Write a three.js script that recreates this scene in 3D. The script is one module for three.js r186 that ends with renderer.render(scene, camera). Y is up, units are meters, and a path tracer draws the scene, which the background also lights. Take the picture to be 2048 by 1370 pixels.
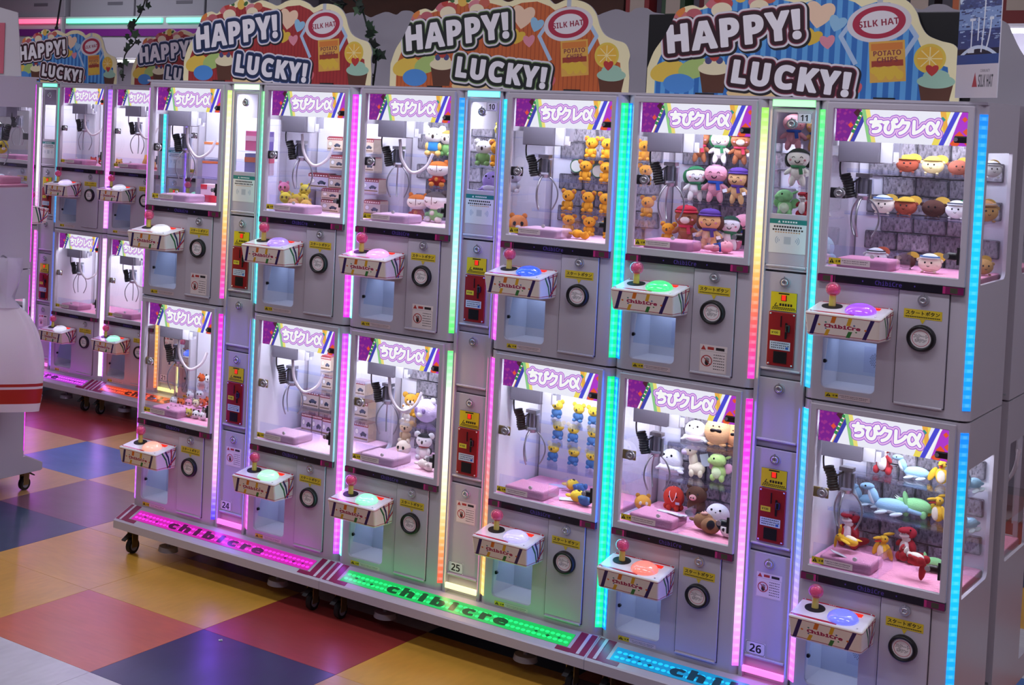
import * as THREE from 'three';
import { RoundedBoxGeometry } from 'three/addons/geometries/RoundedBoxGeometry.js';
import { mergeGeometries } from 'three/addons/utils/BufferGeometryUtils.js';
import { RectAreaLightUniformsLib } from 'three/addons/lights/RectAreaLightUniformsLib.js';

// ------------------------------------------------------------------ camera, exposure, large lights
const scene = new THREE.Scene();
scene.background = new THREE.Color(0x000000);
const FOCAL = 2955.9, PX = 378.2, PY = 320.56, IW = 2048, IH = 1370;      // the photograph is a crop: its principal point is off-centre
const fullW = 2 * (IW - PX), fullH = 2 * (IH - PY);
const camera = new THREE.PerspectiveCamera(2 * Math.atan(fullH / 2 / FOCAL) * 180 / Math.PI, fullW / fullH, 0.05, 60);
camera.position.set(4.2405, 1.9304, 4.6483);
camera.rotation.set(-0.04007, 0.71202, 0.03909, 'YXZ');
camera.setViewOffset(fullW, fullH, fullW / 2 - PX, fullH / 2 - PY, IW, IH);
camera.updateMatrixWorld(true);
const renderer = new THREE.WebGLRenderer();
renderer.toneMapping = THREE.LinearToneMapping;
renderer.toneMappingExposure = 1.0;
renderer.shadowMap.enabled = true;
RectAreaLightUniformsLib.init();

const CEIL = 3.2, PANEL_LIGHT = 11.5;                                       // ceiling height, radiance of the ceiling panels
const PANELS = [[4.7, -0.7], [4.7, 1.0], [-1.5, 1.0], [0.6, 1.0], [2.7, 1.0], [-3.6, -0.95], [-3.4, -2.75], [-0.6, 3.4], [1.6, 3.4], [3.8, 3.4], [2.0, -2.2], [-0.4, -2.2], [-4.2, 2.4]];  // unseen ceiling panels, several added to brighten the end machine and far machines
const BOOTH_LIGHT = 42, LED_LIGHT = 14;

// ------------------------------------------------------------------ helpers
const V = (x, y, z) => new THREE.Vector3(x, y, z);
let seedN = 7;
const rnd = () => { seedN = (seedN * 16807) % 2147483647; return (seedN - 1) / 2147483646; };
const rr = (a, b) => a + (b - a) * rnd();
const taken = {};
const numbered = (n) => { const k = taken[n] = (taken[n] ?? -1) + 1; return k ? n + '_' + String(k).padStart(3, '0') : n; };
const cache = new Map();
const G = (key, make) => { if (!cache.has(key)) cache.set(key, make()); return cache.get(key); };
function mesh(name, geo, mat, parent, x = 0, y = 0, z = 0) {
  const o = new THREE.Mesh(geo, mat); o.name = name; o.castShadow = o.receiveShadow = true; o.position.set(x, y, z); parent.add(o); return o;
}
function thing(name, label, category, x = 0, y = 0, z = 0, turn = 0, group) {
  const o = new THREE.Group(); o.name = numbered(name); o.position.set(x, y, z); o.rotation.y = turn; o.userData = { label, category };
  if (group) o.userData.group = group; scene.add(o); return o;
}
function struct(name, geo, mat, x = 0, y = 0, z = 0) { const o = mesh(name, geo, mat, scene, x, y, z); o.userData.kind = 'structure'; return o; }
const box = (w, h, d) => G('b' + [w, h, d].map((v) => v.toFixed(4)), () => new THREE.BoxGeometry(w, h, d));
const rbox = (w, h, d, r = 0.003, s = 2) => G('r' + [w, h, d, r, s].map((v) => v.toFixed(4)), () => new RoundedBoxGeometry(w, h, d, s, r));
const cyl = (r1, r2, h, s = 20) => G('c' + [r1, r2, h, s].map((v) => v.toFixed(4)), () => new THREE.CylinderGeometry(r1, r2, h, s));
const cylZ = (r1, r2, h, s = 20) => G('z' + [r1, r2, h, s].map((v) => v.toFixed(4)), () => new THREE.CylinderGeometry(r1, r2, h, s).rotateX(Math.PI / 2));
const ball = (r, s = 16) => G('s' + r.toFixed(4) + s, () => new THREE.SphereGeometry(r, s, Math.max(8, s * 0.7 | 0)));
const plane = (w, h) => G('p' + [w, h].map((v) => v.toFixed(4)), () => new THREE.PlaneGeometry(w, h));
const tube = (pts, r, n = 20, s = 8) => new THREE.TubeGeometry(new THREE.CatmullRomCurve3(pts.map((p) => V(...p))), n, r, s);
const bx = (w, h, d, x, y, z) => new THREE.BoxGeometry(w, h, d).translate(x, y, z);
const ell = (rx, ry, rz, x, y, z, s = 16, tilt) => { const g = new THREE.SphereGeometry(1, s, Math.max(8, s * 0.7 | 0)).scale(rx, ry, rz); if (tilt) g.rotateZ(tilt); return g.translate(x, y, z); };
const merge = (a) => mergeGeometries(a.map((g) => (g.index ? g.toNonIndexed() : g)).map((g) => { for (const k of Object.keys(g.attributes)) if (!['position', 'normal', 'uv'].includes(k)) g.deleteAttribute(k); return g; }));
function rrect(path, x0, y0, x1, y1, r) {
  const [a, b, c, d] = Array.isArray(r) ? r : [r, r, r, r];   // corner radii: lower left, lower right, upper right, upper left
  path.moveTo(x0 + a, y0); path.lineTo(x1 - b, y0); if (b) path.absarc(x1 - b, y0 + b, b, -Math.PI / 2, 0, false); path.lineTo(x1, y1 - c); if (c) path.absarc(x1 - c, y1 - c, c, 0, Math.PI / 2, false);
  path.lineTo(x0 + d, y1); if (d) path.absarc(x0 + d, y1 - d, d, Math.PI / 2, Math.PI, false); path.lineTo(x0, y0 + a); if (a) path.absarc(x0 + a, y0 + a, a, Math.PI, Math.PI * 1.5, false);
  return path;
}
const sheet = (outer, holes, depth, bevel = 0) => {
  const s = rrect(new THREE.Shape(), ...outer); for (const h of holes) s.holes.push(rrect(new THREE.Path(), ...h));
  return new THREE.ExtrudeGeometry(s, { depth: depth - 2 * bevel, bevelEnabled: bevel > 0, bevelThickness: bevel, bevelSize: bevel, bevelOffset: -bevel, bevelSegments: 1, curveSegments: 6 }).translate(0, 0, bevel);
};
// a pixel of the photograph gives a direction; the plane z (or the height y) that the thing touches gives the distance
function ray(px, py) { return V((px - PX) / FOCAL, -(py - PY) / FOCAL, -1).applyQuaternion(camera.quaternion); }
function atZ(px, py, z) { const d = ray(px, py), t = (z - camera.position.z) / d.z; const p = camera.position.clone().addScaledVector(d, t); p.mm = t / FOCAL; return p; }

// ------------------------------------------------------------------ textures
function canvasTex(w, h, draw, repeat) {
  const c = document.createElement('canvas'); c.width = w; c.height = h; const g = c.getContext('2d'); draw(g, w, h);
  const t = new THREE.CanvasTexture(c); t.colorSpace = THREE.SRGBColorSpace; t.anisotropy = 8; if (repeat) t.wrapS = t.wrapT = THREE.RepeatWrapping; return t;
}
function noiseTex(n, f, repeat = [1, 1], srgb = false) {
  const d = new Uint8Array(n * n * 4);
  for (let i = 0; i < n * n; i++) { const v = f(i % n, i / n | 0, n); const c = Array.isArray(v) ? v : [v, v, v]; for (let k = 0; k < 3; k++) d[i * 4 + k] = Math.max(0, Math.min(255, c[k])); d[i * 4 + 3] = 255; }
  const t = new THREE.DataTexture(d, n, n); t.magFilter = THREE.LinearFilter; t.minFilter = THREE.LinearFilter; t.wrapS = t.wrapT = THREE.RepeatWrapping; t.repeat.set(...repeat); if (srgb) t.colorSpace = THREE.SRGBColorSpace; t.needsUpdate = true; return t;
}
const lat = []; for (let i = 0; i < 4096; i++) lat.push(rnd());
function vnoise(x, y, p) { // tileable value noise with period p
  const xi = Math.floor(x), yi = Math.floor(y), fx = x - xi, fy = y - yi, s = fx * fx * (3 - 2 * fx), t = fy * fy * (3 - 2 * fy);
  const h = (a, b) => lat[((((a % p) + p) % p) * 61 + (((b % p) + p) % p) * 7) % 4096];
  return (h(xi, yi) * (1 - s) + h(xi + 1, yi) * s) * (1 - t) + (h(xi, yi + 1) * (1 - s) + h(xi + 1, yi + 1) * s) * t;
}
const fbm = (x, y, p) => vnoise(x, y, p) * 0.5 + vnoise(x * 2, y * 2, p * 2) * 0.25 + vnoise(x * 4, y * 4, p * 4) * 0.15 + vnoise(x * 8, y * 8, p * 8) * 0.1;
const furBump = noiseTex(256, (x, y) => 255 * (0.4 * vnoise(x / 5, y / 5, 51) + 0.6 * lat[(x * 37 + y * 101) % 4096]), [1, 1]);
const mottle = noiseTex(256, (x, y) => 205 + 50 * fbm(x / 32, y / 32, 8), [1, 1], true);
const tileRough = noiseTex(128, (x, y) => 118 + 22 * vnoise(x / 16, y / 16, 8), [1, 1]);
const tileColor = noiseTex(256, (x, y) => 232 + 12 * vnoise(x / 42.67, y / 42.67, 6) + 11 * vnoise(x / 5.33, y / 21.33, 48) , [1, 1], true);
const stoneTex = noiseTex(256, (x, y) => { const v = 120 + 120 * fbm(x / 16, y / 32, 8) - 60 * Math.pow(vnoise(x / 6, y / 12, 21), 3); return [v, v * 0.985, v * 1.0]; }, [0.6, 0.45], true);

// hand-drawn strokes for the kana and kanji, each in a 100 x 100 box
const STROKES = {
  chi: [['M', 12, 28, 'L', 86, 24], ['M', 46, 8, 'C', 42, 30, 34, 48, 30, 58, 'C', 50, 42, 88, 42, 84, 66, 'C', 80, 88, 52, 92, 34, 90]],
  bi: [['M', 8, 24, 'L', 36, 20, 'C', 8, 52, 14, 90, 44, 90, 'C', 76, 90, 78, 48, 68, 20, 'C', 74, 36, 82, 42, 92, 50], ['M', 78, 6, 'L', 84, 18], ['M', 92, 2, 'L', 98, 14]],
  ku: [['M', 40, 10, 'C', 34, 30, 24, 42, 10, 52], ['M', 36, 26, 'L', 84, 26, 'C', 80, 60, 60, 84, 26, 94]],
  re: [['M', 22, 12, 'L', 22, 86, 'C', 50, 80, 76, 62, 92, 38]],
  alpha: [['M', 90, 16, 'C', 76, 56, 56, 90, 34, 88, 'C', 6, 84, 8, 26, 36, 22, 'C', 62, 20, 70, 72, 94, 90]],
  su: [['M', 18, 20, 'L', 76, 20, 'C', 68, 52, 44, 76, 10, 90], ['M', 52, 56, 'L', 90, 90]],
  ta: [['M', 42, 8, 'C', 34, 28, 24, 40, 8, 50], ['M', 38, 24, 'L', 82, 24, 'C', 76, 60, 56, 82, 24, 94], ['M', 34, 44, 'L', 66, 66]],
  bar: [['M', 10, 50, 'L', 90, 50]],
  to: [['M', 38, 8, 'L', 38, 92], ['M', 38, 42, 'L', 80, 60]],
  bo: [['M', 10, 34, 'L', 84, 34], ['M', 48, 10, 'L', 48, 92], ['M', 28, 52, 'L', 12, 80], ['M', 68, 52, 'L', 86, 80], ['M', 78, 4, 'L', 84, 16], ['M', 92, 2, 'L', 98, 14]],
  n: [['M', 14, 22, 'L', 40, 38], ['M', 14, 86, 'C', 46, 80, 74, 58, 88, 26]],
  chuu: [['M', 12, 18, 'L', 26, 28], ['M', 8, 42, 'L', 22, 52], ['M', 10, 88, 'L', 28, 62], ['M', 62, 6, 'L', 68, 18], ['M', 40, 26, 'L', 90, 26], ['M', 44, 54, 'L', 88, 54], ['M', 36, 88, 'L', 94, 88], ['M', 66, 26, 'L', 66, 88]],
  i: [['M', 50, 4, 'L', 50, 12], ['M', 18, 14, 'L', 82, 14], ['M', 10, 28, 'L', 90, 28], ['M', 28, 38, 'L', 72, 38, 'L', 72, 62, 'L', 28, 62, 'L', 28, 38], ['M', 28, 50, 'L', 72, 50], ['M', 14, 74, 'L', 8, 90], ['M', 30, 72, 'C', 32, 94, 60, 94, 66, 84], ['M', 80, 72, 'L', 92, 88]],
};
function glyph(g, name, x, y, s, sx = 1) {
  for (const st of STROKES[name]) {
    g.beginPath();
    for (let i = 0; i < st.length;) {
      const c = st[i], n = c === 'C' ? 6 : 2, a = []; for (let k = 0; k < n; k += 2) a.push(x + st[i + 1 + k] * s * sx / 100, y + st[i + 2 + k] * s / 100);
      if (c === 'M') g.moveTo(...a); else if (c === 'L') g.lineTo(...a); else g.bezierCurveTo(...a); i += n + 1;
    }
    g.stroke();
  }
}
const START = ['su', 'ta', 'bar', 'to', 'bo', 'ta', 'n'];
const logoTex = canvasTex(1024, 256, (g, W, H) => {
  g.fillStyle = '#f2f2ff'; g.fillRect(0, 0, W, H);
  const band = (x, w, c, lean = 110) => { g.fillStyle = c; g.beginPath(); g.moveTo(x + lean, 0); g.lineTo(x + w + lean, 0); g.lineTo(x + w - lean * 0, H); g.lineTo(x, H); g.fill(); };
  g.fillStyle = '#7a1c8c'; g.beginPath(); g.moveTo(0, 0); g.lineTo(230, 0); g.lineTo(110, H); g.lineTo(0, H); g.fill();
  g.fillStyle = '#98308c'; for (let i = 0; i < 26; i++) { g.save(); g.translate(rr(0, 140), rr(0, H)); g.rotate(0.78); g.fillRect(-9, -9, 18, 18); g.restore(); }
  g.fillStyle = '#e0503a'; g.save(); g.translate(118, 130); g.rotate(0.78); g.fillRect(-16, -16, 32, 32); g.restore(); g.fillStyle = '#4a2030'; g.save(); g.translate(168, 34); g.rotate(0.78); g.fillRect(-24, -24, 48, 48); g.restore();
  band(96, 16, '#ffffff'); band(112, 8, '#f0a83c'); band(120, 34, '#3d3fae'); g.fillStyle = '#2f8a4d'; for (let i = 0; i < 5; i++) { g.save(); g.translate(196 - i * 14, 40 + i * 34); g.rotate(0.4); g.fillRect(-13, -13, 26, 26); g.restore(); }
  const back = (x, w, c, lean) => { g.fillStyle = c; g.beginPath(); g.moveTo(x, 0); g.lineTo(x + w, 0); g.lineTo(x + w + lean, H); g.lineTo(x + lean, H); g.fill(); };
  back(196, 34, '#8fcf8a', 62); back(226, 34, '#f2e27c', 62);
  g.fillStyle = '#b23ad0'; g.beginPath(); g.moveTo(960, 0); g.lineTo(W, 0); g.lineTo(W, H); g.lineTo(880, H); g.fill();
  g.fillStyle = '#e8582c'; for (const [x, y, r] of [[985, 60, 15], [950, 180, 24], [1000, 150, 18], [920, 240, 26], [1005, 230, 14]]) { g.save(); g.translate(x, y); g.rotate(0.78); g.fillRect(-r, -r, 2 * r, 2 * r); g.restore(); }
  g.fillStyle = '#f4df5e'; g.beginPath(); g.moveTo(840, 0); g.lineTo(880, 0); g.lineTo(800, H); g.lineTo(750, H); g.fill(); g.fillStyle = '#f0b24a'; g.beginPath(); g.moveTo(800, 0); g.lineTo(842, 0); g.lineTo(868, 150); g.lineTo(840, 190); g.fill();
  band(800, 38, '#4b4bd8', 110); band(842, 14, '#ffffff', 110);
  g.fillStyle = '#2b9a8e'; g.save(); g.translate(822, 66); g.rotate(0.78); g.fillRect(-16, -16, 32, 32); g.restore();
  g.lineCap = g.lineJoin = 'round';
  for (const [w, c] of [[74, '#a55fd6'], [62, '#eec2f3'], [40, '#a45fdc'], [27, '#ffffff']]) { g.lineWidth = w; g.strokeStyle = c; ['chi', 'bi', 'ku', 're', 'alpha'].forEach((n, i) => glyph(g, n, 262 + i * 108, 68 + (i % 2) * 6, 118, 0.92)); }
});
const stripTex = canvasTex(1024, 48, (g, W, H) => {
  g.fillStyle = '#17121f'; g.fillRect(0, 0, W, H);
  g.fillStyle = '#7c1f56'; g.fillRect(0, 0, 130, H); g.fillRect(W - 140, 0, 140, H); g.fillStyle = '#4a4a3a'; g.fillRect(40, 6, 60, 36); g.fillRect(W - 90, 6, 50, 36); g.fillStyle = '#c0357c'; g.fillRect(96, 0, 18, H); g.fillRect(W - 140, 0, 18, H); g.fillStyle = '#17121f'; g.fillRect(114, 0, 10, H);
  g.fillStyle = '#5b45a4'; g.font = 'bold 40px monospace'; g.textAlign = 'center'; g.fillText('ChibiCre', W / 2, 37); g.fillText('\u2022', 330, 36); g.fillText('\u2022', 694, 36);
});
const boxFrontTex = canvasTex(512, 224, (g, W, H) => {
  g.fillStyle = '#efe6d6'; g.fillRect(0, 0, W, H);
  g.fillStyle = '#a8324a'; g.fillRect(0, 16, W, 6); g.fillRect(0, H - 24, W, 6);
  const bar = (x, y0, y1, w, c) => { g.fillStyle = c; const k = 0.28; g.beginPath(); g.moveTo(x + (H - y0) * k, y0); g.lineTo(x + w + (H - y0) * k, y0); g.lineTo(x + w + (H - y1) * k, y1); g.lineTo(x + (H - y1) * k, y1); g.fill(); };
  bar(14, 18, 212, 28, '#2e1a5c'); bar(392, 18, 212, 28, '#2e1a5c'); bar(132, 18, 84, 30, '#d9751e'); bar(244, 18, 96, 26, '#dcaa24'); bar(120, 150, 212, 26, '#dcaa24'); bar(276, 150, 212, 28, '#2f7a34');
  const dia = (x, y, r, c) => { g.fillStyle = c; g.beginPath(); g.moveTo(x, y - r); g.lineTo(x + r, y); g.lineTo(x, y + r); g.lineTo(x - r, y); g.fill(); };
  dia(92, 112, 11, '#d9751e'); dia(416, 122, 11, '#d9751e'); dia(140, 82, 9, '#2f7a6a'); dia(136, 142, 8, '#3a5a8a'); dia(336, 88, 9, '#3a5a8a'); dia(352, 150, 8, '#2f7a34');
  g.fillStyle = '#a3264c'; g.font = 'bold 44px monospace'; g.textAlign = 'center'; g.save(); g.translate(254, 130); g.scale(1.2, 0.95); g.strokeStyle = '#a3264c'; g.lineWidth = 5; g.lineJoin = 'round'; g.fillText('ChibiCre', 0, 0); g.strokeText('ChibiCre', 0, 0); g.restore();
});
const boxSideTex = canvasTex(256, 224, (g, W, H) => {
  g.fillStyle = '#efe9e2'; g.fillRect(0, 0, W, H); g.lineWidth = 7;
  const l = (x0, y0, x1, y1, c, w = 11) => { g.strokeStyle = c; g.lineWidth = w; g.beginPath(); g.moveTo(x0, y0); g.lineTo(x1, y1); g.stroke(); };
  l(0, 16, W, 16, '#b0304a', 5); l(0, H - 22, W, H - 22, '#b0304a', 5); l(70, 10, 150, 214, '#1f6a3a', 17); l(112, 10, 180, 214, '#241a58', 19); l(182, 10, 190, 190, '#b0203c', 18); l(252, 10, 170, 214, '#3058b0', 13); l(240, 20, 190, 130, '#d0a032', 11); l(256, 110, 150, 205, '#b0203c', 17); l(256, 40, 120, 30, '#b0203c', 9);
});
const boxTopTex = canvasTex(512, 320, (g, W, H) => {
  g.fillStyle = '#eceaf0'; g.fillRect(0, 0, W, H); g.fillStyle = '#b8283e'; g.fillRect(0, 0, W, 34); g.fillRect(30, H - 40, 300, 26); g.fillRect(0, H - 40, 60, 20); g.fillStyle = '#e8d8da'; g.font = 'bold 22px sans-serif'; g.fillText('\u25c6 \u25c6 PLAY \u25c6 \u25c6 \u25c6', 160, 26);
  g.fillStyle = '#a8202c'; g.fillRect(350, 62, 74, 26); g.fillStyle = '#5a1018'; g.fillRect(356, 66, 30, 18);
});
const startTex = canvasTex(384, 112, (g, W, H) => {
  g.fillStyle = '#d8c02e'; g.fillRect(0, 0, W, H); g.strokeStyle = '#1c1a10'; g.lineWidth = 7; g.lineCap = 'round'; START.forEach((n, i) => glyph(g, n, 18 + i * 50, 18, 50, 0.9)); g.fillStyle = '#2a2610'; g.fillRect(14, 84, W - 28, 14); g.fillStyle = '#d8c02e'; for (let i = 0; i < 20; i++) g.fillRect(20 + i * 18, 86, 6, 10);
});
const startFaceTex = canvasTex(256, 256, (g, W) => {
  g.fillStyle = '#e9e4e2'; g.fillRect(0, 0, W, W); g.strokeStyle = '#c0384e'; g.lineWidth = 6; g.beginPath(); g.arc(128, 128, 106, 0, 7); g.stroke();
  g.lineCap = 'round'; for (const [w, c] of [[13, '#2e2c30'], [6, '#f4f0ee']]) { g.lineWidth = w; g.strokeStyle = c; ['su', 'ta', 'bar', 'to'].forEach((n, i) => glyph(g, n, 40 + i * 46, 74, 46)); ['bo', 'ta', 'n'].forEach((n, i) => glyph(g, n, 58 + i * 48, 132, 48)); }
});
const warnTex = canvasTex(512, 80, (g, W, H) => {
  g.fillStyle = '#d8c6c6'; g.fillRect(0, 0, W, H); g.fillStyle = '#d9c22a'; g.fillRect(0, 0, 150, H); g.fillStyle = '#141414'; g.beginPath(); g.moveTo(38, 12); g.lineTo(68, 66); g.lineTo(8, 66); g.fill(); g.fillStyle = '#d9c22a'; g.fillRect(35, 30, 6, 20); g.fillRect(35, 54, 6, 6);
  g.strokeStyle = '#141414'; g.lineWidth = 5; glyph(g, 'chuu', 80, 24, 32); glyph(g, 'i', 116, 24, 32); g.fillStyle = '#3a3636'; for (let i = 0; i < 16; i++) g.fillRect(168 + i * 20, 22, rr(9, 15), 10); for (let i = 0; i < 14; i++) g.fillRect(190 + i * 20, 48, rr(9, 15), 8);
});
const handTex = canvasTex(256, 256, (g, W) => {
  g.fillStyle = '#e6dcd8'; g.fillRect(0, 0, W, W); g.strokeStyle = '#b8a8a4'; g.lineWidth = 3; g.strokeRect(4, 60, W - 8, W - 66); g.fillStyle = '#b23a34'; g.beginPath(); g.moveTo(34, 8); g.lineTo(58, 50); g.lineTo(10, 50); g.fill(); g.fillRect(72, 18, 60, 26); g.fillStyle = '#2c2828'; g.fillRect(150, 18, 80, 26);
  g.strokeStyle = '#b23a34'; g.lineWidth = 9; g.beginPath(); g.arc(68, 150, 48, 0, 7); g.stroke(); g.fillStyle = '#2c2420'; g.beginPath(); g.ellipse(70, 168, 18, 24, 0, 0, 7); g.fill(); for (let i = 0; i < 4; i++) g.fillRect(54 + i * 10, 118 + Math.abs(i - 1.5) * 5, 6, 40); g.beginPath(); g.moveTo(34, 116); g.lineTo(102, 184); g.lineWidth = 7; g.stroke();
  g.fillStyle = '#4a4442'; for (let r = 0; r < 6; r++) for (let i = 0; i < 6; i++) g.fillRect(132 + i * 18, 84 + r * 26, rr(8, 15), 8);
});
const cardTex = canvasTex(256, 240, (g, W, H) => {   // notice card; the square code is left out
  g.fillStyle = '#dfe3e2'; g.fillRect(0, 0, W, H); g.fillStyle = '#1f7f78'; g.fillRect(0, 0, W, 34); g.fillStyle = '#e6f2f0'; g.beginPath(); g.moveTo(66, 8); g.lineTo(76, 26); g.lineTo(56, 26); g.fill(); for (let i = 0; i < 6; i++) g.fillRect(88 + i * 18, 12, 12, 12);
  g.fillStyle = '#2a2622'; for (let i = 0; i < 11; i++) g.fillRect(30 + i * 18, 48, 13, 12); for (let i = 0; i < 12; i++) g.fillRect(22 + i * 18, 70, rr(9, 14), 12); g.fillStyle = '#c08a4a'; for (let i = 0; i < 10; i++) g.fillRect(40 + i * 18, 90, 12, 6);
  g.strokeStyle = '#8aa0b4'; g.lineWidth = 4; for (const s of [-1, 1]) for (let k = 0; k < 3; k++) { g.beginPath(); g.arc(128 + s * 48, 150, 10 + k * 12, s > 0 ? -0.8 : Math.PI - 0.8, s > 0 ? 0.8 : Math.PI + 0.8); g.stroke(); } g.fillStyle = '#b9c2c6'; g.fillRect(104, 124, 48, 52);
});
const tenTex = canvasTex(192, 144, (g, W, H) => {
  g.fillStyle = '#d8c81e'; g.fillRect(0, 0, W, H); g.fillStyle = '#1d1a0c'; g.fillRect(56, 6, 80, 10); g.fillStyle = '#1a0a08'; g.fillRect(76, 22, 42, 44);
  g.strokeStyle = '#1d1a0c'; g.lineWidth = 6; g.beginPath(); g.moveTo(44, 84); g.lineTo(30, 108); g.lineTo(58, 108); g.stroke(); g.fillStyle = '#1d1a0c'; for (let i = 0; i < 5; i++) g.fillRect(66 + i * 20, 86, 15, 20); for (let i = 0; i < 12; i++) g.fillRect(16 + i * 14, 116, 11, 8); for (let i = 0; i < 13; i++) g.fillRect(10 + i * 14, 128, 11, 7);
});
const coinLabelTex = canvasTex(192, 96, (g, W, H) => { g.fillStyle = '#c6d8e6'; g.fillRect(0, 0, W, H); g.fillStyle = '#3a4a5c'; for (let r = 0; r < 3; r++) for (let i = 0; i < 9; i++) g.fillRect(14 + i * 19, 14 + r * 26, rr(9, 15), 12); g.fillStyle = '#2a62b8'; g.fillRect(150, 56, 26, 28); });
const coinYellowTex = canvasTex(128, 64, (g, W, H) => { g.fillStyle = '#d8cc3a'; g.fillRect(0, 0, W, H); g.strokeStyle = '#2a2810'; g.lineWidth = 5; g.font = 'bold 40px sans-serif'; g.fillStyle = '#2a2810'; g.fillText('\u00a5100', 14, 46); });
const numTex = {}; const numberTex = (n) => numTex[n] ??= canvasTex(192, 128, (g, W, H) => { g.fillStyle = '#e2dfe6'; g.fillRect(0, 0, W, H); g.strokeStyle = '#3c3a44'; g.lineWidth = 4; g.beginPath(); g.roundRect(6, 6, W - 12, H - 12, 18); g.stroke(); g.fillStyle = '#0f0e14'; g.font = 'bold 108px sans-serif'; g.textAlign = 'center'; g.fillText(n, W / 2, 104); });
const baseTex = canvasTex(1024, 96, (g, W, H) => {   // light panel of the base: rows of diodes behind a printed cover
  g.fillStyle = '#a8a8a8'; g.fillRect(0, 0, W, H); for (let r = 0; r < 2; r++) for (let i = 0; i < 46; i++) { g.fillStyle = '#ffffff'; g.beginPath(); g.arc(18 + i * 22, 32 + r * 36, 9, 0, 7); g.fill(); }
  g.fillStyle = '#3c3c3c'; g.strokeStyle = '#3c3c3c'; g.lineWidth = 8; g.lineJoin = 'round'; g.font = 'bold 84px sans-serif'; g.textAlign = 'center'; [...'chibicre'].forEach((ch, i) => { g.save(); g.translate(240 + i * 70, 76); g.scale(1.25, 0.95); g.fillText(ch, 0, 0); g.strokeText(ch, 0, 0); g.restore(); });
  for (const [x, y, r] of [[60, 46, 9], [100, 54, 7], [140, 60, 10], [880, 50, 8], [930, 58, 10], [975, 52, 7]]) { g.fillStyle = '#4a4a4a'; g.beginPath(); g.moveTo(x, y - r); g.lineTo(x + r, y); g.lineTo(x, y + r); g.lineTo(x - r, y); g.fill(); }
});
const hex = (c) => new THREE.Color(c);
function ledTex(stops) {   // diodes behind a diffuser, colours running along the strip
  return canvasTex(8, 512, (g, W, H) => {
    const gr = g.createLinearGradient(0, 0, 0, H); stops.forEach((c, i) => gr.addColorStop(i / Math.max(1, stops.length - 1), c)); g.fillStyle = gr; g.fillRect(0, 0, W, H);
    for (let i = 0; i < 34; i++) { g.fillStyle = 'rgba(255,255,255,0.13)'; g.fillRect(0, i * 15 + 4, W, 7); g.fillRect(2, i * 15 + 5, W - 4, 5); }
  });
}
const cartonTex = (hue) => canvasTex(256, 192, (g, W, H) => {
  g.fillStyle = hue; g.fillRect(0, 0, W, H); g.fillStyle = '#8c2c34'; g.fillRect(0, 0, W, 40); g.fillStyle = '#e8ddd4'; for (let i = 0; i < 7; i++) g.fillRect(14 + i * 34, 12, 22, 16); g.fillStyle = '#f0ece6'; g.beginPath(); g.arc(54, 96, 30, 0, 7); g.fill(); g.strokeStyle = '#7a8490'; g.lineWidth = 4; g.stroke();
  g.fillStyle = '#40465a'; g.beginPath(); g.ellipse(172, 118, 56, 18, -0.06, 0, 7); g.fill(); g.beginPath(); g.ellipse(168, 102, 30, 14, 0, 0, 7); g.fill(); g.fillStyle = '#15161c'; g.beginPath(); g.arc(138, 132, 12, 0, 7); g.arc(206, 130, 12, 0, 7); g.fill(); g.fillStyle = '#9a7a5c'; g.fillRect(10, 158, W - 20, 20); g.fillStyle = '#3a3434'; for (let i = 0; i < 9; i++) g.fillRect(18 + i * 25, 163, 16, 9);
});

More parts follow.
